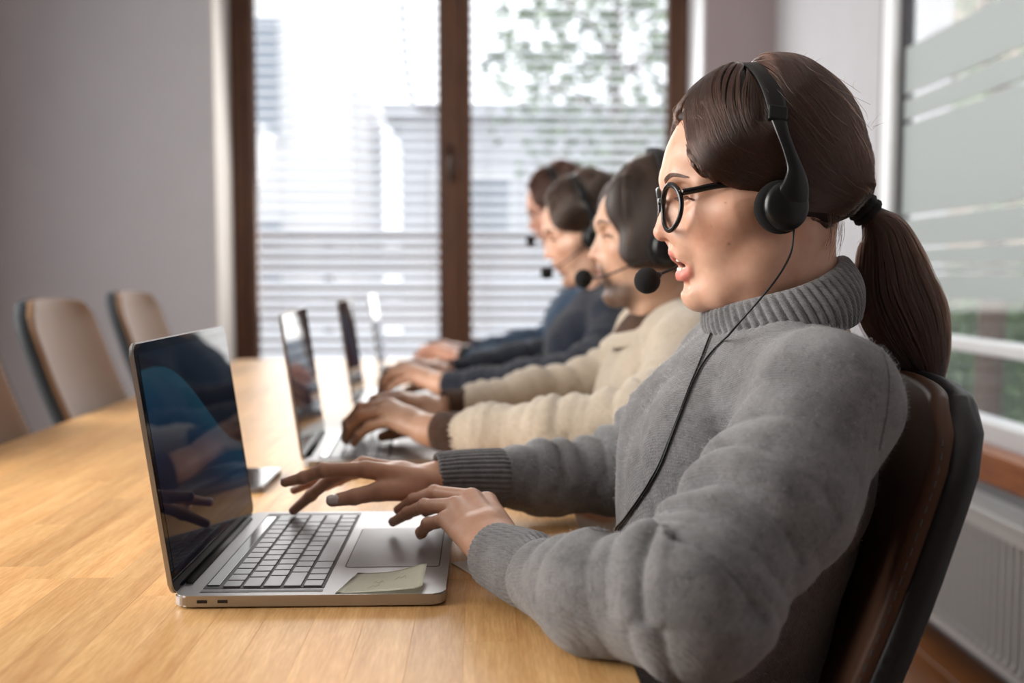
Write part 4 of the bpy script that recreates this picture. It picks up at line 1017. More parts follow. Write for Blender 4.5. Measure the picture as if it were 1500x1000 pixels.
def top_mesh(name, h, torso, arms, folds, lo, hi, seed=1, amp=1.0):
    "a jumper: torso prims and two sleeves in one surface, creased where the cloth gathers"
    V = Vol(lo, hi, h)
    for p in torso:
        if p[0] == 'e': V.ell(p[1], p[2], p[3])
        else: V.chain(p[1], p[2], p[3])
    for pts, rad in arms: V.chain(pts, rad, 0.030)
    me = V.mesh(name); v = ver(me); n = nrm(me); disp = np.zeros(len(v), np.float32)
    nearest = np.full(len(v), 1e9)
    for (pts, rad), fl in zip(arms, folds):
        par, rv, dist = polyline_param(v, pts); rr = np.interp(par, np.concatenate([[0], np.cumsum(np.linalg.norm(np.diff(np.array(pts), axis=0), axis=1))]), rad)
        on = 1-sstep(1.25, 1.7, dist/rr); nearest = np.minimum(nearest, dist/rr)
        ang = np.arctan2(rv[:, 2], rv[:, 1])
        for (t0, wdt, wave, am, tw, ph) in fl:
            x = par/wave+tw*ang/6.283+ph+0.35*vnoise(v, 22, seed+3)+0.12*vnoise(v, 60, seed+9); c = np.abs(np.sin(np.pi*x))
            aw = np.angle(np.exp(1j*(ang-1.0))); env = np.exp(-((par-t0)/wdt)**2)*(0.20+0.95*np.exp(-(aw/1.0)**2))*1.45
            disp += on*env*am*amp*(c**0.75-0.55)
    far = sstep(1.1, 1.6, nearest)
    w = v[:, 0]*0.55+v[:, 2]*0.62-v[:, 1]*0.45
    disp += far*0.0042*amp*(np.abs(np.sin(w*34+1.3*vnoise(v, 16, seed)))**0.8-0.5)
    disp += 0.0018*amp*vnoise(v, 75, seed+5)+0.0034*amp*vnoise(v, 40, seed+6)+0.0045*amp*vnoise(v, 20, seed+7)
    v = v+n*disp[:, None]; rest = (v[:, 0] < 0.123) & (v[:, 2] > 0.70) & (v[:, 2] < 0.7512)      # sleeves rest on the table top
    v[rest, 2] = 0.7512; setver(me, v); return me

# ------------------------------------------------------------------ the woman in the grey jumper
RH = dict(w=(-0.052, 1.190, 0.812), m=[(-0.137, 1.166, 0.829), (-0.142, 1.188, 0.830), (-0.137, 1.209, 0.825), (-0.127, 1.228, 0.817)],
  f=[[(-0.187, 1.171, 0.8275), (-0.211, 1.173, 0.8185), (-0.233, 1.174, 0.8125)], [(-0.182, 1.200, 0.813), (-0.208, 1.206, 0.790), (-0.230, 1.209, 0.7705)], [(-0.180, 1.222, 0.816), (-0.211, 1.230, 0.802), (-0.234, 1.235, 0.790)], [(-0.160, 1.247, 0.808), (-0.180, 1.253, 0.798), (-0.198, 1.257, 0.788)]],
  t=[(-0.080, 1.166, 0.806), (-0.119, 1.152, 0.806), (-0.148, 1.148, 0.8005), (-0.1735, 1.147, 0.7965)])
LHn = dict(w=(0.020, 0.950, 0.789), m=[(0.006, 1.070, 0.812), (-0.011, 1.066, 0.817), (-0.028, 1.055, 0.811), (-0.038, 1.040, 0.800)],
  f=[[(-0.022, 1.118, 0.803), (-0.046, 1.140, 0.792), (-0.066, 1.155, 0.780)], [(-0.053, 1.108, 0.8135), (-0.078, 1.133, 0.800), (-0.0975, 1.152, 0.784)], [(-0.063, 1.089, 0.803), (-0.084, 1.115, 0.789), (-0.102, 1.134, 0.774)], [(-0.058, 1.060, 0.790), (-0.066, 1.076, 0.777), (-0.068, 1.086, 0.771)]],
  t=[(0.034, 0.990, 0.778), (0.030, 1.036, 0.774), (0.012, 1.066, 0.771), (-0.008, 1.085, 0.770)])
spec = lambda d: (d['w'], d['m'], d['f'], d['t'])
near_arm = ([(0.308, 0.876, 0.945), (0.245, 0.818, 0.868), (0.168, 0.760, 0.803), (0.092, 0.806, 0.793), (0.052, 0.870, 0.789)], [0.063, 0.060, 0.056, 0.0415, 0.0345])
far_arm = ([(0.322, 1.228, 0.945), (0.245, 1.240, 0.872), (0.165, 1.238, 0.808), (0.085, 1.222, 0.805), (0.040, 1.211, 0.808)], [0.062, 0.056, 0.045, 0.0385, 0.0355])
torso1 = [('e', (0.29, 1.05, 0.86), (0.100, 0.160, 0.16), 0.03), ('e', (0.222, 0.985, 0.868), (0.062, 0.070, 0.075), 0.05), ('e', (0.222, 1.115, 0.868), (0.062, 0.070, 0.075), 0.05),
  ('e', (0.255, 1.05, 0.72), (0.110, 0.155, 0.19), 0.06), ('e', (0.152, 1.05, 0.560), (0.115, 0.172, 0.095), 0.06), ('e', (0.330, 1.05, 0.88), (0.066, 0.150, 0.13), 0.04),
  ('c', [(0.308, 0.878, 0.948), (0.318, 1.05, 0.948), (0.308, 1.222, 0.948)], [0.058, 0.058, 0.058], 0.04), ('c', [(0.328, 1.05, 0.945), (0.330, 1.05, 0.965)], [0.062, 0.052], 0.03)]
person1 = empty('person')
P1F = ([(0.17, 0.10, 0.045, 0.010, 0.6, 0.1), (0.235, 0.055, 0.030, 0.013, 0.5, 0.3), (0.34, 0.06, 0.042, 0.006, 0.4, 0.7)], [(0.20, 0.07, 0.030, 0.010, 0.5, 0.2), (0.30, 0.08, 0.034, 0.006, 0.4, 0.5)])
jm1 = top_mesh('jumper', 0.0032, torso1, [near_arm, far_arm], P1F, (-0.10, 0.69, 0.43), (0.46, 1.33, 1.06), 1)
jumper1 = link('jumper', jm1, M_knit, None)
jumper1['label'] = 'thick grey heather wool jumper'
def core_body(dy, arms, neck, h=0.007):
    "trunk and arms under the clothes, so the figure is whole"
    V = Vol((-0.20, 0.70+dy, 0.44), (0.44, 1.42+dy, 1.10), h)
    V.ell((0.30, 1.05+dy, 0.85), (0.08, 0.13, 0.15), 0.03); V.ell((0.24, 1.05+dy, 0.68), (0.085, 0.125, 0.16), 0.05); V.ell((0.155, 1.05+dy, 0.555), (0.10, 0.155, 0.08), 0.05)
    V.cone((0.325, 1.05+dy, 0.95), neck, 0.06, 0.050, 0.03)
    for pts, rad in arms: V.chain(pts, [r*0.62 for r in rad], 0.02)
    return V.mesh('core')
hands1 = hand_mesh([spec(RH), spec(LHn)], (-0.27, 0.90, 0.745), (0.075, 1.285, 0.86), 0.0012, 1.0, 1.0, [((-0.052, 1.190, 0.812), (0.03, 1.208, 0.811), 0.0215, 0.024), ((0.020, 0.950, 0.789), (0.060, 0.870, 0.789), 0.0215, 0.022)])
paint(hands1, np.tile(np.array((0.62, 0.37, 0.26), np.float32), (len(hands1.vertices), 1)))
core1 = core_body(0, [near_arm, far_arm], (0.335, 1.05, 1.03)); paint(core1, np.tile(np.array((0.65, 0.40, 0.29), np.float32), (len(core1.vertices), 1)))
bpy.data.objects.remove(person1)
bm_ = joinmesh('person', [(hm1, Matrix.Translation(O1)), hands1, core1])
person1 = tag(link('person', bm_, M_skin), 'woman in a grey wool jumper, black glasses and headset, nearest the camera, typing', 'person')
jumper1.parent = person1
def collar(name, ft, bt, fb, bb, lt, lb, ribs, amp, m, parent, bulge=0.006, thick=0.006, roll=0.004, seg=None):
    "tilted folded knit collar: outer wall up from its hem, rolled rim, inner wall down"
    ft, bt, fb, bb = map(Vector, (ft, bt, fb, bb)); seg = seg or ribs*6; bm = bmesh.new(); rings = []
    prof = [(0.0, -0.5*thick), (-0.01, -0.1*thick)]+[(v, bulge*math.sin(math.pi*min(1, v*0.95+0.05))) for v in np.linspace(0.02, 0.95, 12)]+[(1.0, -roll*0.5), (1.0, -roll*1.6), (0.95, -thick-roll), (0.6, -thick-roll), (0.2, -thick-roll)]
    for v, off in prof:
        f = fb.lerp(ft, v); b = bb.lerp(bt, v); c = (f+b)/2; ax = (b-f)/2; lat = lb+(lt-lb)*v; ring = []
        for k in range(seg):
            th = 2*math.pi*k/seg; e = amp*((abs(math.sin(ribs*th/2))**0.7)*2-1) if off > -thick*0.9 else 0
            R = 1+(off+e)/ax.length; R2 = lat+off+e
            # squarish ellipse, slightly slumped at the sides
            cx, sy = math.cos(th), math.sin(th)
            ring.append(bm.verts.new(c+ax*(cx*R)+Vector((0, sy*R2, -0.004*sy*sy+0.0018*math.sin(3*th+v*2)))))
        rings.append(ring)
    for i in range(len(rings)-1):
        for k in range(seg): bm.faces.new((rings[i][k], rings[i][(k+1) % seg], rings[i+1][(k+1) % seg], rings[i+1][k]))
    bmesh.ops.recalc_face_normals(bm, faces=bm.faces[:])
    return obj(name, bm, m, parent, True)
M_rib = knit_mat('grey_ribbed_wool', rgb(124, 124, 127), rgb(80, 80, 83))
collar('folded_collar', at(1031, 452, 1.05), at(1233, 376, 1.05), at(1068, 510, 1.05), at(1246, 458, 1.05), 0.072, 0.095, 58, 0.0016, M_rib, jumper1, 0.011)
ring_tube([(0.056, 0.872, 0.789), (0.044, 0.895, 0.789), (0.032, 0.914, 0.789), (0.021, 0.931, 0.789), (0.013, 0.944, 0.789)], [0.0290, 0.0352, 0.0338, 0.0320, 0.0308], 36, 0.0009, 'cuff', M_rib, jumper1)
ring_tube([(0.045, 1.212, 0.808), (0.020, 1.206, 0.809), (-0.005, 1.201, 0.811), (-0.030, 1.196, 0.812), (-0.052, 1.191, 0.812)], [0.0300, 0.0368, 0.0350, 0.0335, 0.0315], 36, 0.0010, 'cuff', M_rib, jumper1)
# raised seams of the set-in sleeve and short wool fibres standing off the knit
bvj = bvh_of(jm1); rnd = random.Random(21); fib = []
def on_cloth(px, py, off=0.0, bv=None, Y0=1.0):
    d = (at(px, py, Y0)-Vector(CAM)).normalized(); h = (bv or bvj).ray_cast(Vector(CAM), d)
    return (h[0]+h[1]*off) if h[0] is not None else None
seam = [p for p in (on_cloth(x, y, -0.0003) for x, y, *_ in catmull([(1252, 462, 0), (1285, 500, 0), (1302, 545, 0), (1300, 600, 0), (1288, 660, 0)], 12)) if p is not None]
if len(seam) > 4: obj('sleeve_seam', tube(seam, 0.0016, seg=6), M_knit, jumper1, True)
vj = ver(jm1); nj = nrm(jm1)
for k in np.random.RandomState(3).choice(len(vj), 26000):
    p = Vector(vj[k]); n = Vector(nj[k])
    if p.z < 0.60: continue
    d = (n*rnd.uniform(0.4, 1.0)+Vector((rnd.gauss(0, .6), rnd.gauss(0, .6), rnd.gauss(0, .6)))).normalized()*rnd.uniform(0.0020, 0.0052)
    c = Vector((rnd.gauss(0, 1), rnd.gauss(0, 1), rnd.gauss(0, 1)))*0.0010
    fib.append([p, p+d*0.5+c, p+d+c*0.3])
M_fib = hair_mat('grey_wool_fibre', (0.30, 0.30, 0.31, 1), 0.6)
hair_curves('wool_fibres', fib, M_fib, jumper1, 0.00009, 0.00004)
M_nail = mat('pale_pink_nail', rgb(214, 186, 178), 0.2, vary=0.02, coat=0.6); M_nail_t = mat('white_nail_polish', rgb(226, 216, 214), 0.16, vary=0.02, coat=0.8)
nails('fingernail', person1, [(f[2], f[1], (-0.35, -0.1, 1)) for f in RH['f']]+[(f[2], f[1], (-0.5, -0.1, 1)) for f in LHn['f']], M_nail, 0.86)
nails('thumbnail', person1, [(RH['t'][3], RH['t'][2], (-0.15, -0.9, 0.45))], M_nail_t, 1.3)
# jeans and shoes under the table
M_jeans = mat('dark_denim', rgb(46, 52, 66), 0.85, vary=0.25, scale=220, bump=0.3); M_shoe = mat('black_leather_shoe', rgb(28, 26, 26), 0.4, vary=0.1)
def trousers(dy, parent, m, h=0.009):
    V = Vol((-0.34, 0.80+dy, 0.07), (0.36, 1.30+dy, 0.66), h)
    V.ell((0.148, 1.05+dy, 0.545), (0.108, 0.165, 0.074), 0.03)
    for s in (-1, 1):
        V.chain([(0.15, 1.05+dy+s*0.085, 0.545), (-0.20, 1.05+dy+s*0.095, 0.540), (-0.17, 1.05+dy+s*0.095, 0.34), (-0.13, 1.05+dy+s*0.095, 0.10)], [0.078, 0.062, 0.056, 0.046], 0.03)
    o = link('trousers', V.mesh('trousers'), m, parent)
    for s in (-1, 1):
        W = Vol((-0.34, 1.05+dy+s*0.095-0.06, 0.0), (-0.05, 1.05+dy+s*0.095+0.06, 0.13), 0.006)
        W.cone((-0.125, 1.05+dy+s*0.095, 0.045), (-0.27, 1.05+dy+s*0.105, 0.032), 0.040, 0.030, 0.02); W.cone((-0.13, 1.05+dy+s*0.095, 0.05), (-0.13, 1.05+dy+s*0.095, 0.10), 0.038, 0.042, 0.02)
        X, Y, Z = W.grid(); W.cut(0.004-Z, 0.003)
        link('shoe', W.mesh('shoe'), M_shoe, parent)
    return o
trousers(0, person1, M_jeans)
face_frame = lambda o, M: setattr(o, 'matrix_local', M)
# head things of the first woman
def dress_head(parent, hm, M, capme, capm, strands, hm_, closed=False):
    "hair, eyes, brows, teeth of one head; M places the head frame"
    n0 = len(parent.children)
    c = link('hair', capme, capm, parent); c.matrix_local = M
    if strands is not None:
        if isinstance(strands, list): h = hair_curves('hair_strands', strands, hm_, parent)
        else: h = bpy.data.objects.new('hair_strands', strands); COL.objects.link(h); h.parent = parent; stuff(h)
        h.matrix_local = M
    e = empty('tmp'); face_parts(e, hm)
    for ch in list(e.children):
        ml = ch.matrix_local.copy(); ch.parent = parent; ch.matrix_local = M @ ml
    bpy.data.objects.remove(e)
st1 = cap_strands(cap1, O1, 5200, 3); po1 = pony(3000, 4, O1)
rw_ = random.Random(31); wisp = []
for k in range(46):
    x0, y0 = 1226+rw_.uniform(-14, 10), 318+rw_.uniform(-8, 10); e = rw_.uniform(-7, 7); L = rw_.uniform(0.55, 1.0)
    wisp.append([at(x0-6*t*L+e*t*t+4*math.sin(3*t), y0+62*t*L, 0.985+0.02*t)-O1 for t in np.linspace(0, 1, 10)])
for k in range(26):      # short baby hairs along the front hairline and crown
    x0, y0 = rw_.choice(((990, 186), (1000, 222), (1018, 250), (1046, 120), (1100, 97), (1180, 93), (1240, 132), (1272, 190))); x0 += rw_.uniform(-12, 12); y0 += rw_.uniform(-6, 6)
    a, c = rw_.uniform(-2.8, -0.3), rw_.uniform(6, 22); wisp.append([at(x0+c*t*math.cos(a)+6*t*t, y0+c*t*math.sin(a), 1.03)-O1 for t in np.linspace(0, 1, 6)])
dress_head(person1, hm1, Matrix.Translation(O1), cap1, M_cap, st1+po1+flyaway(260, 5, st1+po1), M_hair)
hair_curves('loose_wisps', wisp, M_hair, person1, 0.00013, 0.00005).location = O1
M_tie = mat('black_fabric_hair_tie', rgb(18, 17, 18), 0.9, vary=0.3, scale=300, bump=0.5)
tp, tq = at(1268, 308, 1.05), at(1275, 315, 1.05); d_ = (tq-tp).normalized(); rf = Vector((0, 1, 0)); b_ = d_.cross(rf)
bm = bmesh.new()
for off in (-0.004, 0.0035):
    add_tube(bm, [tp+d_*off+rf*(0.0125*math.cos(a))+b_*(0.0125*math.sin(a)) for a in np.linspace(0, 2*math.pi, 25)], [0.0048+0.0007*math.sin(k*2.1) for k in range(25)], seg=8, caps=False)
obj('hair_tie', bm, M_tie, person1, True)
# a dark core keeps the ponytail from being see-through
C4 = catmull([tuple(p[:3]) for p in PT], 6); nC = len(C4)
V = Vol((0.34, 0.98, 0.84), (0.52, 1.12, 1.16), 0.004)
for i in range(0, nC-1):
    a, b = at(C4[i].x, C4[i].y, 1.05), at(C4[i+1].x, C4[i+1].y, 1.05); V.cone(a, b, C4[i].z*0.00072*0.78, C4[i+1].z*0.00072*0.78, 0.004, sq=((0, 1, 0), 0.55))
link('ponytail', V.mesh('ponytail'), M_cap, person1)
L1 = lambda px, py, Y: at(px, py, Y)-O1
hs1 = headset('black headset with foam microphone worn by the woman in grey', 1, [(-0.004, 0.096, -0.006), (-0.04, 0.092, -0.022), L1(1003, 383, 1.118), L1(966, 402, 1.103)], L1(948, 411, 1.098)); hs1.location = O1
def cloth_path(px, off=0.0016):
    out = []
    for q in catmull([(x, y, 0) for x, y in px], 10):
        p = on_cloth(q.x, q.y, off)
        if p is not None and p.y > 0.88: out.append(p)
    for _ in range(3): out = [out[0]]+[(out[i-1]+out[i]*2+out[i+1])/4 for i in range(1, len(out)-1)]+[out[-1]]
    r = []
    for p in out:
        h = bvj.find_nearest(p); r.append(p if (p-h[0]).dot(h[1]) > off else h[0]+h[1]*off)
    return r
w1 = catmull([at(1163, 336, 0.958), at(1159, 368, 0.955), at(1148, 392, 0.948), at(1130, 418, 0.945), at(1108, 444, 0.950), at(1085, 470, 0.960), at(1066, 492, 0.962)], 8)
w1 += cloth_path([(1060, 500), (1046, 514), (1028, 538), (1012, 570), (998, 606), (984, 642), (966, 688), (938, 735), (905, 780), (880, 812), (868, 824)])
w2 = cloth_path([(1047, 478), (1036, 506), (1026, 532), (1013, 562), (1001, 594), (990, 622), (978, 652), (962, 690), (934, 736), (901, 780), (877, 812), (866, 822)])
bm = bmesh.new()
sm = lambda q: [q[0]]+[(q[i-1]+q[i]*2+q[i+1])/4 for i in range(1, len(q)-1)]+[q[-1]]
add_tube(bm, w1, 0.00105, seg=8); add_tube(bm, w2, 0.00105, seg=8)
obj('cable', bm, M_band, hs1, True).location = -O1
gl1 = glasses('round black-framed glasses on the woman in the grey jumper', M_frame); gl1.location = O1
# ------------------------------------------------------------------ the three colleagues further down the table
def bob_mesh(h):
    V = Vol((-0.135, -0.120, -0.120), (0.145, 0.120, 0.180), h)
    V.ell((0.000, 0, 0.052), (0.100, 0.082, 0.102), 0.001); V.ell((0.020, 0, 0.050), (0.090, 0.076, 0.090), 0.02)
    for s in (-1, 1):
        V.ell((-0.034, s*0.062, 0.010), (0.036, 0.020, 0.070), 0.02, Euler((0, 0.25, 0))); V.ell((0.020, s*0.064, 0.000), (0.050, 0.022, 0.070), 0.02)
        V.ell((-0.070, s*0.050, 0.062), (0.030, 0.024, 0.045), 0.02)
    V.ell((0.060, 0, -0.010), (0.045, 0.070, 0.070), 0.03)
    X, Y, Z = V.grid(); u, s, z = -X*1000, np.abs(Y)*1000, Z*1000
    zf = np.interp(s, [0, 15, 28, 40, 50, 58, 64, 75, 120], [100, 86, 76, 60, 36, 4, -30, -42, -46]); zl = np.interp(u, [-118, -60, 0, 40], [-50, -46, -40, -44]); w = sstep(45, 70, u)
    V.cut(((zl*(1-w)+zf*w)-z)*0.001*0.6, 0.008)
    return V.mesh('hair_bob')
def fall_strands(me, n, seed, low=-0.035):
    "strands falling from the centre parting over the hair mass"
    bv = bvh_of(me); rnd = random.Random(seed); out = []
    for k in range(n):
        s = rnd.choice((-1, 1)); u0 = rnd.uniform(-0.085, 0.10); pts = []; sw = rnd.uniform(-0.02, 0.02)
        for j in range(18):
            t = j/17; a = t*1.9; x = u0*(1-0.35*t)+sw*t; q = Vector((x, s*0.10*math.sin(min(a, 1.57)), 0.16*math.cos(min(a, 1.57))-max(0, a-1.57)*0.35))
            hn = bv.find_nearest(q)
            if hn[0].z < low-0.02 or hn[0].x < -0.098: break
            pts.append(hn[0]+hn[1]*rnd.uniform(0.0005, 0.002))
        if len(pts) > 5: out.append(pts)
    return out
M_knit_b = knit_mat('beige_wool', rgb(196, 182, 163), rgb(160, 146, 128), mott=0.86); M_shirt_br = knit_mat('dark_brown_jersey', rgb(84, 60, 48), rgb(58, 42, 34), fuzz=0.15)
M_navy = knit_mat('dark_navy_cloth', rgb(36, 42, 56), rgb(24, 28, 38), fuzz=0.2); M_denim = knit_mat('blue_denim', rgb(64, 84, 108), rgb(44, 60, 82), fuzz=0.2)
Lh = dict(w=(-0.085, 1.612, 0.805), m=[(-0.152, 1.695, 0.832), (-0.160, 1.677, 0.836), (-0.160, 1.657, 0.829), (-0.150, 1.640, 0.816)],
  f=[[(-0.192, 1.700, 0.826), (-0.215, 1.704, 0.803), (-0.221, 1.706, 0.779)], [(-0.204, 1.681, 0.831), (-0.227, 1.684, 0.806), (-0.232, 1.686, 0.779)], [(-0.201, 1.662, 0.822), (-0.221, 1.666, 0.800), (-0.227, 1.668, 0.778)], [(-0.184, 1.644, 0.807), (-0.203, 1.647, 0.792), (-0.213, 1.650, 0.777)]],
  t=[(-0.100, 1.655, 0.805), (-0.130, 1.703, 0.794), (-0.152, 1.715, 0.784), (-0.172, 1.720, 0.777)])
def moved(d, dx, dy, mirror=None):
    f = lambda p: (p[0]+dx, (2*mirror-p[1] if mirror is not None else p[1])+dy, p[2])
    return dict(w=f(d['w']), m=[f(p) for p in d['m']], f=[[f(p) for p in q] for q in d['f']], t=[f(p) for p in d['t']])
def torso_at(dx, dy, dz=0.0, bust=True):
    out = []
    for i, p in enumerate(torso1):
        if not bust and i in (1, 2): p = (p[0], (p[1][0]+0.035, p[1][1], p[1][2]), p[2], p[3])
        if p[0] == 'e': out.append(('e', (p[1][0]+dx, p[1][1]+dy, p[1][2]+(dz if p[1][2] > 0.6 else 0)), p[2], p[3]))
        else: out.append(('c', [(q[0]+dx, q[1]+dy, q[2]+dz) for q in p[1]], p[2], p[3]))
    return out
def colleague(label, dy, dx, nose, pitch, scale, skin, lip, man, cloth_m, top_name, cuff_m, legs_m, gap_m, sc=1.0, seed=2, closed=True, tx=0.01, dz=0.0):
    shf = lambda pts, r: ([(p[0]+dx, p[1]+dy, p[2]+(dz*min(1, i_ < 2))) for i_, p in enumerate(pts)], r)
    na = shf([(0.320, 1.535, 0.940), (0.300, 1.480, 0.880), (0.245, 1.430, 0.848), (0.110, 1.490, 0.822), (0.010, 1.558, 0.808), (-0.030, 1.580, 0.805)], [0.066, 0.060, 0.054, 0.044, 0.037, 0.034])
    fa = shf([(0.320, 1.905, 0.940), (0.300, 1.940, 0.880), (0.240, 1.950, 0.850), (0.095, 1.915, 0.828), (0.005, 1.885, 0.812), (-0.030, 1.868, 0.808)], [0.066, 0.060, 0.054, 0.044, 0.037, 0.034])
    tor = torso_at(dx+tx, 0.67+dy, dz, man == 0)
    F = ([(0.20, 0.10, 0.045, 0.009, 0.6, 0.1), (0.32, 0.08, 0.028, 0.006, 0.5, 0.3), (0.45, 0.06, 0.022, 0.005, 0.3, 0.2)], [(0.20, 0.10, 0.045, 0.009, 0.5, 0.2), (0.40, 0.08, 0.026, 0.005, 0.4, 0.5)])
    me = top_mesh(top_name, 0.005, tor, [na, fa], F, (-0.09+dx, 1.34+dy, 0.43), (0.49+dx, 2.04+dy, 1.10), seed, 0.9)
    Ln = moved(Lh, dx, dy); Rn = moved(Lh, dx+0.012, dy, 1.735)
    hm = head_mesh(0.0024, man, 0.0 if closed else 1.0); head_paint(hm, skin, lip, man, closed)
    S = Matrix.Diagonal((scale, scale, scale, 1)); R = Matrix.Rotation(math.radians(pitch), 4, 'Y')
    O = Vector(nose)-(R @ S) @ Vector((-0.1135, 0, -0.0265)); M = Matrix.Translation(O) @ R @ S
    ys = [Ln['w'][1], Rn['w'][1]]
    hd = hand_mesh([spec(Ln), spec(Rn)], (-0.27+dx, min(ys)-0.05, 0.745), (0.02+dx, max(ys)+0.05, 0.865), 0.0020, 1.12, 1.14,
        [(Ln['w'], (-0.02+dx, 1.576+dy, 0.806), 0.025, 0.026), (Rn['w'], (-0.02+dx, 1.873+dy, 0.809), 0.025, 0.026)])
    paint(hd, np.tile(np.array(skin, np.float32)*np.array((0.95, 0.92, 0.90), np.float32), (len(hd.vertices), 1)))
    nk = M @ Vector((0.040, 0, -0.130))
    co = core_body(0.67+dy, [na, fa], tuple(nk)); v = ver(co); paint(co, np.tile(np.array(skin, np.float32), (len(co.vertices), 1)))
    if dx: setver(co, v)
    pm = joinmesh('person', [(hm, M), hd, co])
    p = tag(link('person', pm, M_skin), label, 'person', 'people typing in a row')
    t = link(top_name, me, cloth_m, p)
    for pts in (([(0.0, 1.5625, 0.8075), (-0.03, 1.580, 0.8055), (-0.058, 1.597, 0.8045), (-0.068, 1.603, 0.8045)]), ([(0.0, 1.885, 0.811), (-0.03, 1.870, 0.8095), (-0.058, 1.857, 0.8095), (-0.068, 1.852, 0.8095)])):
        ring_tube([(q[0]+dx, q[1]+dy, q[2]) for q in pts], [0.0300, 0.0335, 0.0322, 0.0318], 24, 0.0006, 'cuff', cuff_m, t, 72)
    trousers(0.67+dy, p, legs_m, 0.012)
    return p, t, hm, M, O
SK2, SK3, SK4 = (0.56, 0.36, 0.255), (0.64, 0.41, 0.30), (0.60, 0.34, 0.25)
# second: man, chin-length hair, beard, beige jumper over a dark brown shirt
pB, tB, hB, MB, OB = colleague('bearded man with chin-length brown hair in a beige jumper, second from the camera', 0.0, 0.0, at(862, 373, 1.715), 5, 1.02, SK2, (0.46, 0.20, 0.17), 1.5, M_knit_b, 'jumper', M_shirt_br, M_jeans, None, seed=2, tx=0.035)
bob = bob_mesh(0.0035)
dress_head(pB, hB, MB, bob, M_cap_d, fall_strands(bob, 2200, 8), M_hair_d)
cB = MB @ Vector((0.02, 0, -0.105))
collar('shirt_collar', cB+Vector((-0.062, 0, -0.012)), cB+Vector((0.092, 0, 0.052)), cB+Vector((-0.085, 0, -0.050)), cB+Vector((0.110, 0, 0.010)), 0.064, 0.082, 40, 0.0003, M_shirt_br, tB, 0.004, 0.005, 0.003, 80)
collar('jumper_neckband', cB+Vector((-0.088, 0, -0.044)), cB+Vector((0.112, 0, 0.016)), cB+Vector((-0.108, 0, -0.066)), cB+Vector((0.124, 0, -0.014)), 0.088, 0.106, 40, 0.0005, M_knit_b, tB, 0.004, 0.007, 0.004, 80)
bl = [(-0.004, -0.099, -0.010), (-0.040, -0.092, -0.030), (-0.085, -0.062, -0.054), (-0.104, -0.040, -0.060)]
def head_item(o, M): o.matrix_world = M; return o
head_item(headset('black headset with thin boom worn by the bearded man in beige', 1, bl, (-0.118, -0.028, -0.062)), MB @ Matrix.Diagonal((1.03, 1.10, 1.09, 1)))
# third: woman in a dark navy jacket, dark hair tied back
pC, tC, hC, MC, OC = colleague('woman in a dark navy jacket looking down, third from the camera', 0.68, -0.01, at(797, 375, 2.39), -10, 1.03, SK3, (0.55, 0.24, 0.20), 0.0, M_navy, 'jacket', M_navy, M_jeans, None, seed=4, dz=0.015)
capC = cap1.copy(); capC.materials.clear(); stC = cap_strands(cap1, O1, 1100, 17)
dress_head(pC, hC, MC, capC, M_cap_d, stC, M_hair_d)
cC = MC @ Vector((0.02, 0, -0.115))
collar('jacket_collar', cC+Vector((-0.052, 0, -0.004)), cC+Vector((0.088, 0, 0.050)), cC+Vector((-0.075, 0, -0.050)), cC+Vector((0.108, 0, 0.0)), 0.060, 0.090, 40, 0.0003, M_navy, tC, 0.005, 0.006, 0.004, 80)
head_item(headset('black headset worn by the woman in the navy jacket', 1, bl, (-0.116, -0.030, -0.066)), MC)
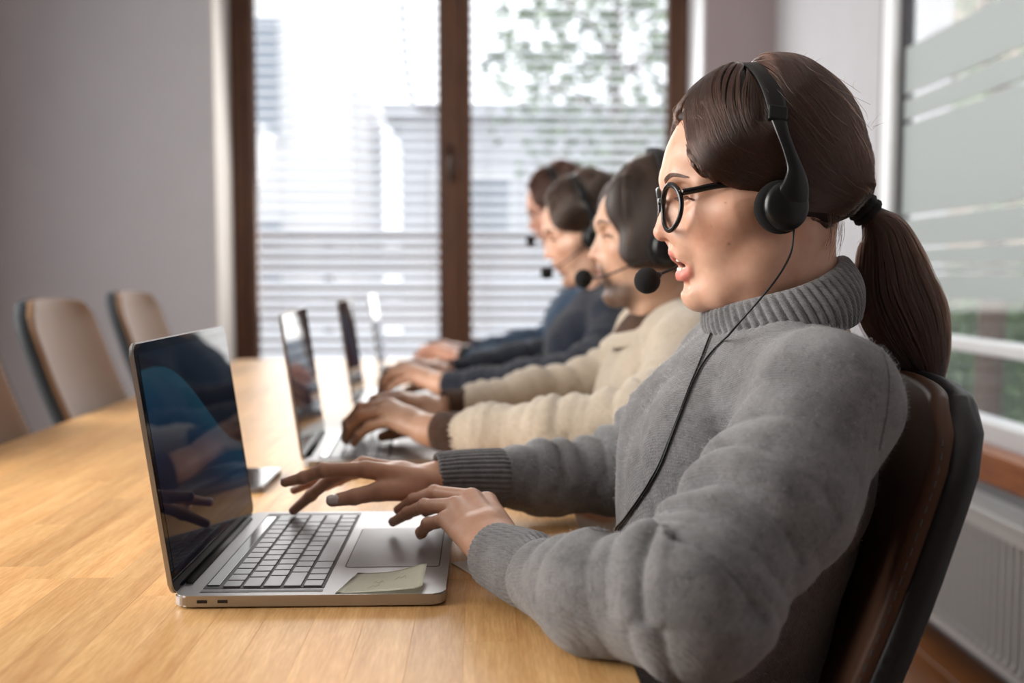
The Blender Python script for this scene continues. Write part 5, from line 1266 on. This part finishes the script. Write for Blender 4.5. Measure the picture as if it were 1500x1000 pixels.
# farthest: person in a blue denim shirt, auburn hair, thin glasses
pD, tD, hD, MD, OD = colleague('person in a blue denim shirt and thin glasses, farthest down the table', 1.33, 0.03, at(774, 334, 3.05), -12, 1.0, SK4, (0.55, 0.25, 0.2), 0.0, M_denim, 'denim_shirt', M_denim, M_jeans, None, seed=6, dz=0.05)
capD = cap1.copy(); capD.materials.clear(); stD = cap_strands(cap1, O1, 700, 19)
dress_head(pD, hD, MD, capD, M_cap_r, stD, M_hair_r)
cD = MD @ Vector((0.02, 0, -0.115))
collar('shirt_collar', cD+Vector((-0.052, 0, -0.004)), cD+Vector((0.088, 0, 0.050)), cD+Vector((-0.078, 0, -0.050)), cD+Vector((0.108, 0, 0.0)), 0.060, 0.092, 40, 0.0003, M_denim, tD, 0.005, 0.006, 0.004, 80)
head_item(headset('black headset worn by the person in the blue denim shirt', 1, bl, (-0.116, -0.030, -0.066)), MD)
M_wire = mat('thin_grey_metal_frame', rgb(90, 88, 86), 0.3, 0.8)
head_item(glasses('thin-rimmed glasses on the person in the blue denim shirt', M_wire, 0.0011), MD)
# wristwatch of the farthest person
wa = empty('wristwatch', (-0.048, 2.930, 0.806)); tag(wa, 'black wristwatch on the near wrist of the person in blue denim', 'watch')
M_strap = mat('black_rubber_strap', rgb(20, 20, 22), 0.6)
d_ = Vector((-0.085+0.02, 1.612-1.576, -0.001)).normalized(); n_ = Vector((0, 0, 1)); n_ = (n_-d_*n_.dot(d_)).normalized(); b_ = d_.cross(n_)
bm = bmesh.new(); rings = []
for k in range(33):
    a = 2*math.pi*k/32; rr = n_*math.cos(a)+b_*math.sin(a)
    rings.append([bm.verts.new(rr*(0.0300+h)+d_*w) for w, h in ((-0.010, 0), (-0.010, 0.003), (0.010, 0.003), (0.010, 0))])
for k in range(32):
    for i in range(4): bm.faces.new((rings[k][i], rings[k][(i+1) % 4], rings[k+1][(i+1) % 4], rings[k+1][i]))
obj('strap', bm, M_strap, wa, True)
bm = bmesh.new(); add_lathe(bm, [(0.017, 0.032), (0.018, 0.036), (0.016, 0.040)], Matrix.Translation(Vector()) @ n_.to_track_quat('Z', 'Y').to_matrix().to_4x4()); obj('watch_case', bm, M_band, wa, True)
# added white sheet standing in for a bright gleam down the table
for (x, y, a, lab) in ((-0.30, 2.02, 0.2, 'white sheet added for a bright gleam, between the second and third laptops'),):
    tag(obj('gleam_sheet', box((x, y, 0.7508), (0.15, 0.21, 0.0010), Euler((0, 0, a)), 0.0001), mat('plain_white_sheet', rgb(232, 232, 230), 0.9, vary=0.01)), lab, 'paper')
